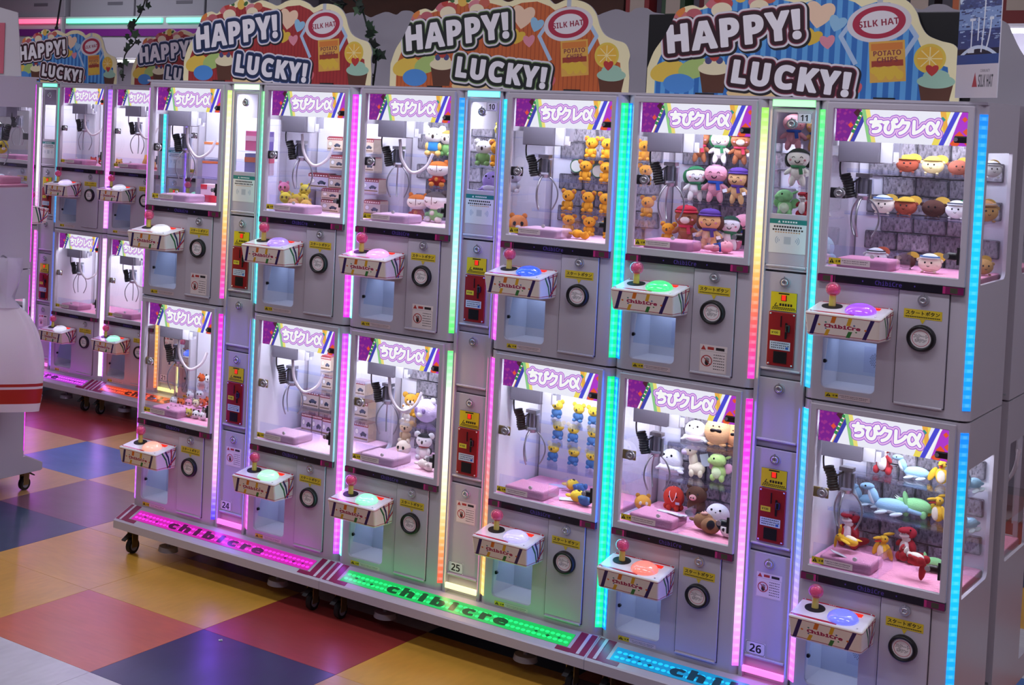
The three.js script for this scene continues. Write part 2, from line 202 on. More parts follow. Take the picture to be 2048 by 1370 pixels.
// ------------------------------------------------------------------ materials
const mat = (color, rough = 0.5, metal = 0, extra = {}) => new THREE.MeshStandardMaterial({ color, roughness: rough, metalness: metal, ...extra });
const printed = (map, rough = 0.45, extra = {}) => new THREE.MeshStandardMaterial({ map, roughness: rough, ...extra });
const M = {
  white: mat(0xc0bbc4, 0.32), inner: mat(0xdcdce4, 0.5), grey: mat(0x8c8a96, 0.45), plate: mat(0x726e7a, 0.6), dark: mat(0x1a1a1d, 0.45), black: mat(0x0c0c0e, 0.4), chrome: mat(0xc8c8cc, 0.22, 0.75), steel: mat(0x9a9aa0, 0.3, 0.85), brass: mat(0x9a8a5c, 0.35, 0.8),
  seam: mat(0x4a464e, 0.7), red: mat(0x8e1418, 0.42), redtrim: mat(0x8a1648, 0.35), whitestripe: mat(0xd0c6cc, 0.35), yellowplastic: mat(0xd6c25c, 0.35), pinkfur: mat(0xf0a2c0, 0.95, 0, { bumpMap: furBump, bumpScale: 0.003 }), pinkfurpale: mat(0xf6c6d8, 0.95, 0, { bumpMap: furBump, bumpScale: 0.003 }), rubber: mat(0x161518, 0.6),
  glass: new THREE.MeshPhysicalMaterial({ color: 0xffffff, roughness: 0.02, transmission: 1, thickness: 0, ior: 1.5 }), acrylic: new THREE.MeshPhysicalMaterial({ color: 0xf6f8ff, roughness: 0.04, transmission: 1, thickness: 0, ior: 1.45 }),
  flap: new THREE.MeshPhysicalMaterial({ color: 0xd6e6fa, roughness: 0.25, transmission: 0.85, thickness: 0, ior: 1.4 }), pinkball: new THREE.MeshPhysicalMaterial({ color: 0xff9cc4, roughness: 0.05, transmission: 0.75, thickness: 0, clearcoat: 1, clearcoatRoughness: 0.05 }),
  logo: new THREE.MeshStandardMaterial({ color: 0x222226, roughness: 0.3, emissive: 0xffffff, emissiveMap: logoTex, emissiveIntensity: 0.95 }),
  tube: new THREE.MeshStandardMaterial({ color: 0xffffff, emissive: hex(0xf2f4ff), emissiveIntensity: 3.2 }),
  strip: printed(stripTex, 0.3), boxFront: printed(boxFrontTex, 0.4), boxSide: printed(boxSideTex, 0.4), boxTop: printed(boxTopTex, 0.25), boxPlain: mat(0xe6ded2, 0.4), start: printed(startTex, 0.4), startFace: printed(startFaceTex, 0.2), warn: printed(warnTex, 0.4), hand: printed(handTex, 0.4), card: printed(cardTex, 0.5), ten: printed(tenTex, 0.4), coinLabel: printed(coinLabelTex, 0.4), coinYellow: printed(coinYellowTex, 0.4),
  digit: new THREE.MeshStandardMaterial({ color: 0x200404, emissive: 0xff2a18, emissiveIntensity: 1.1 }),
};
M.core = mat(0xe87ca8, 0.35, 0, { flatShading: true });
const STONES = [0xd8d4e0, 0xc4c0cc, 0xe4e0ea, 0xb6b2be].map((c) => mat(c, 0.85, 0, { map: stoneTex, bumpMap: stoneTex, bumpScale: 0.004 }));
const emitter = new Map();
const glow = (c, k = 1) => { const id = c + '|' + k; if (!emitter.has(id)) emitter.set(id, new THREE.MeshStandardMaterial({ color: 0xdddddd, roughness: 0.4, emissive: hex(c), emissiveIntensity: k })); return emitter.get(id); };
const ledMat = (stops) => { const id = 'led' + stops; if (!emitter.has(id)) emitter.set(id, new THREE.MeshStandardMaterial({ color: 0x202020, roughness: 0.4, emissive: 0xffffff, emissiveMap: ledTex(stops), emissiveIntensity: 1.35 })); return emitter.get(id); };
const baseMat = (c) => { const id = 'base' + c; if (!emitter.has(id)) emitter.set(id, new THREE.MeshStandardMaterial({ color: 0x1c1c20, roughness: 0.25, emissive: hex(c), emissiveMap: baseTex, emissiveIntensity: 1.5 })); return emitter.get(id); };
const domeMat = (c) => { const id = 'dome' + c; if (!emitter.has(id)) emitter.set(id, new THREE.MeshPhysicalMaterial({ color: hex(c), roughness: 0.15, clearcoat: 1, clearcoatRoughness: 0.05, emissive: hex(c), emissiveIntensity: 0.7 })); return emitter.get(id); };
function area(w, h, color, intensity, parent, pos, look) { const l = new THREE.RectAreaLight(color, intensity, w, h); l.name = 'area_light'; l.position.set(...pos); parent.add(l); parent.updateWorldMatrix(true, false); l.lookAt(parent.localToWorld(V(...look))); return l; }

// ------------------------------------------------------------------ the room
const RX0 = -7.2, RX1 = 5.6, RZ0 = -4.4, RZ1 = 6.2;
struct('floor', box(RX1 - RX0, 0.1, RZ1 - RZ0), mat(0x6a6258, 0.6), (RX0 + RX1) / 2, -0.054, (RZ0 + RZ1) / 2);
const floor = scene.children[scene.children.length - 1];
const TILE = 0.5906, TX = 0.249, TZ = 0.5247;
const PAL = { o: 0xcc6a48, n: 0x2a3658, r: 0xa03c38, y: 0xd8a440, g: 0xd0ced2, p: 0x7c5464, b: 0x4676b6, t: 0xcc9e66, k: 0x28445e };
const tileMat = {}; for (const k in PAL) tileMat[k] = mat(PAL[k], 1, 0, { map: tileColor, roughnessMap: tileRough });
for (const k in tileMat) tileMat[k].roughness = 0.62;
const PLAN = { '0,-1': 'o', '1,-1': 'n', '1,0': 'r', '0,0': 'y', '-1,0': 'y', '-1,-1': 'y', '0,-2': 'g', '1,-2': 'g', '-2,1': 'p', '-3,2': 'b', '-2,0': 'k', '-1,1': 't', '-3,1': 't', '-2,2': 't', '-4,3': 'r', '-3,3': 't', '-4,2': 't', '2,0': 'y', '2,-1': 't', '-2,-1': 'y', '-1,-2': 'o', '-3,4': 'r', '-2,3': 'r', '-5,3': 'r', '-5,4': 'r', '-4,4': 'r', '-2,4': 'b', '-1,2': 'y', '-1,3': 'r' };
const tileGeo = new RoundedBoxGeometry(TILE - 0.0012, 0.004, TILE - 0.0012, 1, 0.0006);
for (let i = -11; i < 9; i++) for (let j = -9; j < 8; j++) {
  const x = TX + (i + 0.5) * TILE, z = TZ - (j + 0.5) * TILE; if (x < RX0 + 0.3 || x > RX1 - 0.3 || z < RZ0 + 0.3 || z > RZ1 - 0.3) continue;
  const k = PLAN[i + ',' + j] ?? 'ynrotpbg'[(Math.abs(i * 7 + j * 13 + i * j * 3)) % 8];
  const t = mesh('tile', tileGeo, tileMat[k], floor, x - (RX0 + RX1) / 2, 0.052, z - (RZ0 + RZ1) / 2); t.rotation.y = (Math.abs(i * 3 + j * 5) % 4) * Math.PI / 2;
}
struct('ceiling', box(RX1 - RX0, 0.1, RZ1 - RZ0), mat(0x9a98a0, 0.9), (RX0 + RX1) / 2, CEIL + 0.05, (RZ0 + RZ1) / 2);
const wallPaint = mat(0x9c97a2, 0.85);
struct('wall_back', box(RX1 - RX0, CEIL, 0.1), wallPaint, (RX0 + RX1) / 2, CEIL / 2, RZ0 - 0.05);
struct('wall_front', box(RX1 - RX0, CEIL, 0.1), wallPaint, (RX0 + RX1) / 2, CEIL / 2, RZ1 + 0.05);
struct('wall_left', box(0.1, CEIL, RZ1 - RZ0), wallPaint, RX0 - 0.05, CEIL / 2, (RZ0 + RZ1) / 2);
struct('wall_right', box(0.1, CEIL, RZ1 - RZ0), wallPaint, RX1 + 0.05, CEIL / 2, (RZ0 + RZ1) / 2);
for (const [x, z] of PANELS) {
  const t = thing('unseen_ceiling_light', 'unseen white fluorescent ceiling panel above the aisles, some added as fill', 'ceiling light', x, CEIL, z, 0, 'ceiling light panels');
  mesh('housing', box(1.3, 0.03, 0.36), M.white, t, 0, -0.015, 0); mesh('lamp_diffuser', box(1.22, 0.012, 0.29), glow('#f4f2ff', 2), t, 0, -0.034, 0);
  area(1.22, 0.29, 0xf2f0ff, PANEL_LIGHT, t, [0, -0.045, 0], [0, -3, 0.0001]);
}

// ------------------------------------------------------------------ the crane game machines
const PERIOD = 1.0768, COL = 0.6143, XL = -0.022, XR = 0.44, UNIT = 0.914, Y0 = [0.186, 1.10], DEPTH = 0.4;
const OX0 = 0.025, OX1 = 0.393, OY0 = 0.408, OY1 = 0.884;
const wallWindow = [0.040, 0.39, 0.34, 0.77, [0.004, 0.025, 0.006, 0.004]];
// a side wall lies in the plane x = const: drawn as (depth, height) and turned
const sideWall = (x) => sheet([0.03, 0, DEPTH, UNIT - 0.006, 0], [wallWindow], 0.010).rotateY(Math.PI / 2).translate(x, 0, 0);
const shellGeo = G('shell', () => merge([
  sideWall(XL).translate(0, 0, 0), sideWall(XR - 0.010),
  bx(XR - XL - 0.02, 0.012, DEPTH - 0.01, (XL + XR) / 2, 0.006, -DEPTH / 2 - 0.004), bx(XR - XL - 0.02, 0.016, DEPTH - 0.01, (XL + XR) / 2, UNIT - 0.014, -DEPTH / 2 - 0.004),
  bx(XR - XL - 0.02, UNIT - 0.04, 0.010, (XL + XR) / 2, UNIT / 2, -DEPTH + 0.005),
  sheet([XL + 0.03, 0, XR - 0.03, 0.366, 0], [[0.028, 0.038, 0.182, 0.19, [0.016, 0.016, 0, 0]]], 0.012).translate(0, 0, -0.012),
  sheet([XL + 0.03, 0.366, XR - 0.03, UNIT - 0.006, 0], [[OX0 - 0.004, OY0 - 0.006, OX1 + 0.004, OY1 + 0.006, 0]], 0.012).translate(0, 0, -0.014),
  bx(XR - XL - 0.03, 0.012, DEPTH - 0.03, (XL + XR) / 2, 0.372, -DEPTH / 2),
]));
const cornerGeo = G('corner', () => { const s = new THREE.Shape(); s.moveTo(0, 0); s.lineTo(0.03, 0); s.absarc(0, 0, 0.03, 0, Math.PI / 2, false); s.lineTo(0, 0); return new THREE.ExtrudeGeometry(s, { depth: UNIT - 0.006, bevelEnabled: false, curveSegments: 8 }).rotateX(Math.PI / 2).translate(0, UNIT - 0.006, 0); });
const chuteGeo = G('chute', () => merge([bx(0.17, 0.004, 0.16, 0.105, 0.034, -0.092), bx(0.004, 0.17, 0.16, 0.022, 0.115, -0.092), bx(0.004, 0.17, 0.16, 0.188, 0.115, -0.092), bx(0.17, 0.17, 0.004, 0.105, 0.115, -0.172), bx(0.17, 0.004, 0.16, 0.105, 0.2, -0.092)]));
const speakerTex = canvasTex(256, 256, (g, W) => { g.fillStyle = '#c9c9dc'; g.fillRect(0, 0, W, W); g.fillStyle = '#14141c'; for (let y = 0; y < 11; y++) for (let x = 0; x < 11; x++) { const a = x * 16 + 48, b = y * 16 + 48; if (Math.hypot(a - 128, b - 128) < 78) { g.beginPath(); g.arc(a + (y % 2) * 8 - 4, b, 4.6, 0, 7); g.fill(); } } });
const speakerMat = printed(speakerTex, 0.5);
const ctrlGeo = G('ctrl', () => {
  const w = 0.214, h = 0.098, d = 0.134, g = new RoundedBoxGeometry(w, h, d, 3, 0.009), p = g.attributes.position;
  for (let i = 0; i < p.count; i++) { const x = p.getX(i), y = p.getY(i), z = p.getZ(i), f = (z + d / 2) / d, t = (y + h / 2) / h; p.setY(i, y - 0.022 * f * t + 0.004 * (1 - t) * f); p.setX(i, x * (1 - 0.045 * (1 - t)) ); p.setZ(i, z - 0.016 * (1 - t) * f); }
  g.computeVertexNormals(); return g.translate(0.119, 0.253, 0.067);
});
const domeGeo = G('dome', () => new THREE.LatheGeometry([[0.0001, 0.021], [0.018, 0.0205], [0.0195, 0.0195], [0.022, 0.021], [0.030, 0.0185], [0.039, 0.012], [0.043, 0.005], [0.0435, 0], [0.0001, 0]].map((a) => new THREE.Vector2(...a)).reverse(), 28));
const lockGeo = G('lock', () => merge([new THREE.CylinderGeometry(0.015, 0.0165, 0.008, 20).rotateX(Math.PI / 2).translate(0, 0, 0.004), new THREE.TorusGeometry(0.0075, 0.0028, 8, 18).translate(0, 0, 0.009), new THREE.BoxGeometry(0.004, 0.009, 0.006).translate(0, 0.014, 0.008)]));
const frameGeo = G('frame', () => sheet([0.006, 0.383, 0.410, 0.902, 0.003], [[OX0, OY0, OX1, OY1, 0.002]], 0.014, 0.002));
const labelPlane = (name, w, h, m, parent, x, y, z) => mesh(name, plane(w, h), m, parent, x, y, z);
const prongGeo = G('prong', () => tube([[0.010, 0, 0], [0.030, -0.018, 0], [0.046, -0.048, 0], [0.048, -0.078, 0], [0.038, -0.108, 0], [0.030, -0.122, 0]], 0.0028, 16, 7));
const clawHub = G('clawhub', () => merge([new THREE.CylinderGeometry(0.016, 0.016, 0.05, 16).translate(0, -0.02, 0), new THREE.BoxGeometry(0.04, 0.012, 0.03).translate(0, 0.012, 0), new THREE.BoxGeometry(0.005, 0.06, 0.012).translate(-0.02, -0.03, 0), new THREE.BoxGeometry(0.005, 0.06, 0.012).translate(0.02, -0.03, 0), new THREE.CylinderGeometry(0.02, 0.014, 0.012, 16).translate(0, -0.058, 0)]));
const clawBody = G('clawbody', () => new THREE.CylinderGeometry(0.027, 0.030, 0.05, 24, 1, true));
const coilGeo = G('coil', () => { const parts = []; for (let i = 0; i < 9; i++) parts.push(new THREE.TorusGeometry(0.016, 0.0045, 6, 14).rotateX(Math.PI / 2).scale(0.85, 1, 0.8).translate(-0.002 * Math.sin(i), i * 0.0085, 0)); return merge(parts); });
const stoneGeos = [0, 1, 2].map((k) => G('stone' + k, () => { const g = new RoundedBoxGeometry(0.0965, 0.0575, 0.014, 2, 0.005), p = g.attributes.position; for (let i = 0; i < p.count; i++) p.setZ(i, p.getZ(i) + 0.004 * (lat[(i * 7 + k * 131) % 4096] - 0.5)); g.computeVertexNormals(); return g; }));
const wheelGeo = G('wheel', () => new THREE.CylinderGeometry(0.032, 0.032, 0.02, 24).rotateZ(Math.PI / 2));
const forkGeo = G('fork', () => merge([bx(0.05, 0.005, 0.06, 0, 0.1, 0.005), bx(0.003, 0.075, 0.036, -0.014, 0.066, 0.0), bx(0.003, 0.075, 0.036, 0.014, 0.066, 0.0), new THREE.CylinderGeometry(0.014, 0.014, 0.012, 16).translate(0, 0.095, 0)]));

function pushButton(parent, c, color) {
  const b = mesh('button_light_dome', domeGeo, domeMat(color), parent, 0.154, 0.289, 0.078); b.rotation.x = 0.16; return b;
}
function booth(m, c, u, o) {   // one play field: column c, lower (0) or upper (1)
  const ox = c * COL, y0 = Y0[u], A = (name, g, mt, x = 0, y = 0, z = 0, p = m) => mesh(name, g, mt, p, p === m ? x + ox : x, p === m ? y + y0 : y, z);
  const shell = A('cabinet_shell', shellGeo, M.white);
  for (const s of [0, 1]) { const p = A('corner_post', cornerGeo, M.white, s ? XR - 0.03 : XL + 0.03, 0, -0.03); if (!s) p.rotation.y = -Math.PI / 2; }
  // glass in the side windows
  for (const s of [0, 1]) if (!(o.closed && o.closed[u]?.includes(s))) { const g = A('side_glass', plane(0.312, 0.382), M.glass, s ? XR - 0.005 : XL + 0.005, 0.58, -0.185); g.rotation.y = Math.PI / 2; } else { const g = A('side_panel', box(0.003, 0.40, 0.34), M.inner, s ? XR - 0.012 : XL + 0.012, 0.58, -0.185); }
  // light strips on both rounded corners
  for (const s of [0, 1]) { const st = o.led[c * 2 + s][u], g = A('led_strip', box(0.023, 0.85, 0.014), ledMat(st.seen), s ? XR - 0.0134 : XL + 0.0134, 0.455, -0.0122); g.rotation.y = s ? 0.75 : -0.75;
    if (o.lit && (o.lit2 || s)) area(0.022, 0.84, hex(st.spill), LED_LIGHT * (st.k ?? 1), m, [ox + (s ? XR + 0.0005 : XL - 0.0005), y0 + 0.455, 0.0005], [ox + (s ? XR + 0.6 : XL - 0.6), y0 + 0.455, 0.68]); }
  // back panel
  const back = A('back_panel', box(0.43, 0.50, 0.006), M.inner, 0.209, 0.63, -0.384);
  if (o.stone?.[c * 2 + u]) for (let r = 0; r < 8; r++) for (let k = 0; k < 5; k++) { const x = -0.19 + k * 0.0975 - (r % 2) * 0.045; if (x < -0.185 || x > 0.185) continue; const s = mesh('stone_block', stoneGeos[(r + k * 2) % 3], STONES[(r * 3 + k * 5 + c) % 4], back, x, -0.216 + r * 0.0585, 0.007); s.rotation.z = rr(-0.015, 0.015); }
  // sliding door
  const door = A('door_frame', frameGeo, M.white, 0, 0, -0.002);
  mesh('glass_pane', plane(OX1 - OX0 + 0.006, OY1 - OY0 + 0.006), M.glass, door, (OX0 + OX1) / 2, (OY0 + OY1) / 2, 0.005);
  labelPlane('warning_label', 0.118, 0.019, M.warn, door, 0.092, 0.425, 0.0065);
  mesh('latch', rbox(0.036, 0.020, 0.012, 0.004), M.black, door, 0.374, 0.806, -0.006); mesh('latch_bolt', cylZ(0.006, 0.006, 0.016), M.chrome, door, 0.362, 0.806, -0.004);
  mesh('latch', rbox(0.034, 0.022, 0.02, 0.008), M.black, door, 0.366, 0.468, -0.02); mesh('latch_plate', box(0.006, 0.05, 0.006), M.dark, door, 0.389, 0.472, 0.012); mesh('latch_bolt', cylZ(0.008, 0.008, 0.012), M.chrome, door, 0.353, 0.468, -0.012);
  const kp = mesh('key_plate', rbox(0.046, 0.032, 0.006, 0.0028), u ? M.dark : M.brass, door, 0.044, 0.63, -0.008); mesh('lock_cylinder', lockGeo, M.chrome, kp, 0.006, 0, 0.002);
  A('brand_strip', box(0.404, 0.021, 0.014), [M.dark, M.dark, M.dark, M.dark, M.strip, M.dark], 0.208, 0.3722, 0.007);
  // lit logo panel and lamp tube
  A('logo_light_panel', box(0.368, 0.100, 0.008), [M.white, M.white, M.white, M.white, M.logo, M.white], 0.209, 0.837, -0.022);
  A('light_tube', box(0.33, 0.012, 0.02), M.tube, 0.215, 0.874, -0.22);
  A('light_tube', box(0.33, 0.010, 0.014), M.tube, 0.215, 0.886, -0.048);
  if (o.booth && !o.lit2) area(0.34, 0.05, 0xe9ecff, BOOTH_LIGHT * 1.2 * o.booth, m, [ox + 0.212, y0 + 0.864, -0.16], [ox + 0.212, y0, -0.2]);
  if (o.booth && o.lit2) { area(0.34, 0.04, 0xe9ecff, BOOTH_LIGHT * o.booth, m, [ox + 0.212, y0 + 0.864, -0.22], [ox + 0.212, y0, -0.26]); area(0.34, 0.022, 0xe9ecff, BOOTH_LIGHT * 0.9 * o.booth, m, [ox + 0.212, y0 + 0.878, -0.048], [ox + 0.212, y0, -0.12]); }
  // prize floor
  A('prize_floor', rbox(0.42, 0.022, 0.36, 0.006), o.pale?.[c * 2 + u] ? M.pinkfurpale : M.pinkfur, 0.209, 0.391, -0.198);
  A('fur_block', rbox(0.15, 0.034, 0.13, 0.01, 3), o.pale?.[c * 2 + u] ? M.pinkfurpale : M.pinkfur, 0.118, 0.418, -0.095);
  const guard = A('acrylic_guard', box(0.19, 0.07, 0.003), M.acrylic, 0.122, 0.436, -0.022); mesh('guard_side', box(0.003, 0.07, 0.145), M.acrylic, guard, 0.094, 0, -0.074); mesh('guard_screw', cylZ(0.006, 0.006, 0.006, 14), M.whitestripe, guard, 0.028, 0.01, 0.004);
  // crane: carriage, cable and claw
  const ch = A('crane_carriage', rbox(0.118, 0.088, 0.07, 0.003), M.plate, 0.068, 0.766, -0.14);
  mesh('rail', box(0.40, 0.012, 0.014), M.steel, ch, 0.14, 0.055, -0.02); mesh('rail_post', box(0.012, 0.40, 0.012), M.whitestripe, ch, 0.06, -0.18, -0.27);
  const lb = mesh('motor_box', box(0.034, 0.082, 0.05), M.inner, ch, 0.077, 0.0, -0.004); mesh('motor_label', box(0.012, 0.004, 0.001), M.red, lb, -0.004, 0.026, 0.026); mesh('motor_bracket', box(0.018, 0.05, 0.03), M.grey, lb, 0.024, 0, 0); mesh('switch_tab', box(0.014, 0.03, 0.006), M.inner, lb, 0.026, -0.022, 0.02);
  mesh('cable', G('cableA', () => tube([[-0.052, 0.0, 0.0], [-0.062, -0.06, 0.0], [-0.052, -0.10, 0.0], [-0.025, -0.108, 0.0], [0, -0.09, 0]], 0.0028, 18, 7)), M.dark, ch);
  if (o.hose?.[c * 2 + u]) mesh('hose', G('hose', () => tube([[0.02, -0.05, 0], [0.035, -0.13, 0.0], [0.07, -0.175, -0.02], [0.11, -0.15, -0.05], [0.125, -0.10, -0.07]], 0.006, 22, 8)), M.whitestripe, ch);
  const cl = mesh('claw', clawHub, M.steel, ch, 0.005 + (o.sway?.[c * 2 + u] ?? 0), -0.095, -0.02); mesh('claw_body', clawBody, M.acrylic, cl, 0, -0.022, 0);
  const coil = mesh('coil', coilGeo, M.black, cl, -0.032, -0.055, 0.012); coil.rotation.z = 0.28;
  for (let k = 0; k < 3; k++) { const p = mesh('prong', prongGeo, M.steel, cl, 0, -0.055, 0); p.rotation.y = k * 2.094 + 0.1 + c * 0.35; }
  // control box
  const cb = A('control_box', ctrlGeo, [M.boxSide, M.boxSide, M.boxTop, M.boxPlain, M.boxFront, M.boxPlain]);
  const jb = mesh('joystick_base', cyl(0.029, 0.029, 0.003, 28), M.rubber, cb, 0.066, 0.2935, 0.055); jb.rotation.x = 0.16;
  mesh('joystick_stem', cyl(0.009, 0.010, 0.035, 16), M.yellowplastic, cb, 0.066, 0.312, 0.055); mesh('joystick_ball', ball(0.0215, 24), M.pinkball, cb, 0.066, 0.345, 0.055); mesh('joystick_core', G('core', () => new THREE.IcosahedronGeometry(0.0155, 1)), M.core, cb, 0.066, 0.344, 0.055);
  pushButton(cb, c, o.button[c * 2 + u]);
  const dp = mesh('score_display', box(0.036, 0.003, 0.018), M.digit, cb, 0.178, 0.297, 0.036); dp.rotation.x = 0.16;
  for (const [x, z] of [[0.024, 0.012], [0.214, 0.012], [0.024, 0.118], [0.206, 0.118]]) mesh('bolt', ball(0.003, 10), M.chrome, cb, x, 0.302 - z * 0.17, z);
  // prize outlet
  const ch2 = A('prize_outlet', chuteGeo, M.inner); const fl = mesh('outlet_flap', plane(0.158, 0.10), M.flap, ch2, 0.105, 0.135, -0.045); fl.rotation.x = -0.25; mesh('flap_hinge', cylZ(0.006, 0.006, 0.008, 12), M.black, ch2, 0.028, 0.115, -0.03); labelPlane('speaker_grille', 0.08, 0.08, speakerMat, ch2, 0.14, 0.115, -0.1695);
  mesh('light_strip', box(0.12, 0.004, 0.012), glow('#dfe6ff', 1.6), ch2, 0.105, 0.195, -0.14); if (o.lit2) area(0.12, 0.02, 0xd0dcff, 7, m, [ox + 0.105, y0 + 0.191, -0.135], [ox + 0.105, y0, -0.12]);
  labelPlane('outlet_label', 0.13, 0.0145, M.warn, m, ox + 0.108, y0 + 0.0185, 0.0012);
  // service door
  const sd = A('service_door', rbox(0.135, 0.333, 0.008, 0.002), M.white, 0.3045, 0.1935, 0.002);
  A('door_gap', box(0.140, 0.338, 0.003), M.seam, 0.3045, 0.1935, 0.0002);
  mesh('lock_cylinder', lockGeo, M.chrome, sd, 0, 0.142, 0.004); labelPlane('start_label', 0.103, 0.027, M.start, sd, 0, 0.1, 0.0046);
  const ar = mesh('start_arrow', G('arrow', () => new THREE.CircleGeometry(0.009, 3, -Math.PI / 2)), mat(0xd8c02e, 0.4), sd, 0, 0.081, 0.0048);
  const sb = mesh('start_button', G('ring', () => new THREE.LatheGeometry([[0.028, 0.004], [0.030, 0.016], [0.034, 0.018], [0.038, 0.014], [0.0395, 0]].map((a) => new THREE.Vector2(...a)).reverse(), 32).rotateX(Math.PI / 2)), M.black, sd, 0, 0.031, 0.004);
  mesh('button_face', cylZ(0.029, 0.029, 0.012, 28), M.chrome, sb, 0, 0, 0.004); mesh('button_print', G('disc', () => new THREE.CircleGeometry(0.0275, 28)), M.startFace, sb, 0, 0, 0.0105);
  mesh('hinge', G('hinge', () => new THREE.CylinderGeometry(0.004, 0.004, 0.13, 10).rotateZ(Math.PI / 2)), M.white, sd, 0, -0.168, 0.005);
  if (o.hand?.[c * 2 + u]) labelPlane('hand_warning_label', 0.088, 0.088, M.hand, sd, 0.008, -0.118, 0.0046);
  for (const y of [0.004]) A('unit_seam', box(XR - XL - 0.05, 0.003, 0.004), M.seam, 0.209, -0.002, -0.004);
}
function pillar(m, o) {
  const x0 = XR + 0.001, x1 = COL + XL - 0.001, cx = (x0 + x1) / 2, w = x1 - x0, B = Y0[0], U = Y0[1];
  const shell = mesh('pillar_shell', G('pillar', () => merge([bx(w, U + 0.38 - B, 0.008, cx, (U + 0.38 + B) / 2, -0.030), bx(w, 0.014, DEPTH - 0.02, cx, U + UNIT - 0.014, -DEPTH / 2), bx(w, 0.012, DEPTH - 0.02, cx, U + 0.385, -DEPTH / 2), bx(w, UNIT - 0.4, 0.01, cx, U + 0.65, -DEPTH + 0.006),
    bx(0.012, U + UNIT - B, 0.022, x0 + 0.006, (U + UNIT + B) / 2 - 0.003, -0.016), bx(0.010, U + UNIT - B, 0.022, x1 - 0.005, (U + UNIT + B) / 2 - 0.003, -0.016)])), M.white, m);
  mesh('light_bar', box(0.126, 0.021, 0.012), glow(o.topBar, 1.25), m, cx, U + 0.896, -0.008); if (o.lit) area(0.125, 0.02, hex(o.topBarSpill ?? o.topBar), 3, m, [cx, U + 0.896, 0.0], [cx, U + 0.82, 0.5]);
  mesh('light_bar', box(0.126, 0.018, 0.012), glow(o.lowBar, 1.25), m, cx, B + 0.030, -0.008); if (o.lit) area(0.125, 0.017, hex(o.lowBarSpill ?? o.lowBar), 3, m, [cx, B + 0.03, 0.0], [cx, B + 0.03, 0.5]);
  // display door with glass, lock, plate and card
  const dd = mesh('display_door', G('ddoor', () => sheet([-0.064, 0, 0.064, 0.484, 0.003], [[-0.053, 0.158, 0.053, 0.472, 0.002]], 0.012, 0.001)), M.white, m, cx + 0.001, U + 0.395, -0.022);
  mesh('glass_pane', plane(0.11, 0.318), M.glass, dd, 0, 0.315, 0.006); const lk = mesh('lock_cylinder', lockGeo, M.chrome, dd, -0.004, 0.438, 0.012);
  if (o.top) labelPlane('number_plate', 0.042, 0.032, printed(numberTex(o.top)), dd, 0.032, 0.457, 0.0145);
  labelPlane('notice_card', 0.112, 0.105, M.card, dd, 0, 0.09, 0.0128); mesh('hinge', G('hinge2', () => new THREE.CylinderGeometry(0.004, 0.004, 0.12, 10).rotateZ(Math.PI / 2)), M.white, dd, 0, -0.004, 0.012);
  for (const y of [0.143, 0.24, 0.35]) mesh('glass_shelf', box(0.128, 0.004, 0.30), M.acrylic, dd, 0, y, -0.17);
  if (o.caseLight) { mesh('light_tube', box(0.12, 0.006, 0.012), M.tube, dd, 0, 0.478, -0.05); area(0.12, 0.02, 0xe9f0ff, o.caseLight, m, [cx, U + 0.866, -0.07], [cx, U + 0.3, -0.13]); }
  const door = (y0, y1, name = 'pillar_door') => { mesh('door_gap', box(0.136, y1 - y0 + 0.006, 0.003), M.seam, m, cx, (y0 + y1) / 2, -0.0245); const d = mesh(name, rbox(0.130, y1 - y0, 0.010, 0.002), M.white, m, cx, (y0 + y1) / 2, -0.019); mesh('lock_cylinder', lockGeo, M.chrome, d, 0.001, (y1 - y0) / 2 - 0.03, 0.005); mesh('hinge', G('hinge2', () => 0), M.white, d, 0, -(y1 - y0) / 2 + 0.004, 0.007); return d; };
  const coin = (y0, y1) => {
    const d = door(y0, y1, 'coin_door'), top = (y1 - y0) / 2;
    mesh('price_sign', box(0.078, 0.058, 0.004), [M.dark, M.dark, M.dark, M.dark, M.ten, M.dark], d, 0, top - 0.090, 0.007); mesh('price_display', box(0.012, 0.016, 0.002), M.digit, d, 0, top - 0.078, 0.0095);
    const r = mesh('coin_panel', rbox(0.082, 0.168, 0.008, 0.002), M.red, d, -0.001, top - 0.207, 0.008); return [d, r];
  };
  for (const [a, b] of [[U + 0.065, U + 0.372], [B + 0.428, B + 0.733]]) {
    const [d] = coin(a, b), top = (b - a) / 2, px = -0.001, py = top - 0.207;
    mesh('coin_slot', box(0.003, 0.034, 0.003), M.black, d, px - 0.002, py + 0.056, 0.0125); mesh('coin_lever', rbox(0.012, 0.022, 0.012, 0.003), M.black, d, px + 0.02, py + 0.036, 0.016); mesh('lever_slot', box(0.006, 0.05, 0.003), M.black, d, px + 0.014, py + 0.028, 0.0125); labelPlane('coin_label', 0.03, 0.016, M.coinYellow, d, px - 0.018, py + 0.02, 0.0126); labelPlane('coin_note', 0.062, 0.026, M.coinLabel, d, px - 0.002, py - 0.02, 0.0126); mesh('coin_return', box(0.04, 0.036, 0.003), M.black, d, px, py - 0.056, 0.0122);
    for (const [sx, sy] of [[-1, -1], [1, -1], [-1, 1], [1, 1]]) mesh('screw', ball(0.003, 8), M.chrome, d, px + sx * 0.035, py + sy * 0.078, 0.012);
  }
  door(B + 0.757, U + 0.04);
  const d5 = door(B + 0.068, B + 0.405); labelPlane('hand_warning_label', 0.078, 0.078, M.hand, d5, 0.002, 0.068, 0.0056); if (o.low) labelPlane('number_plate', 0.062, 0.042, printed(numberTex(o.low)), d5, -0.029, -0.137, 0.0058);
}
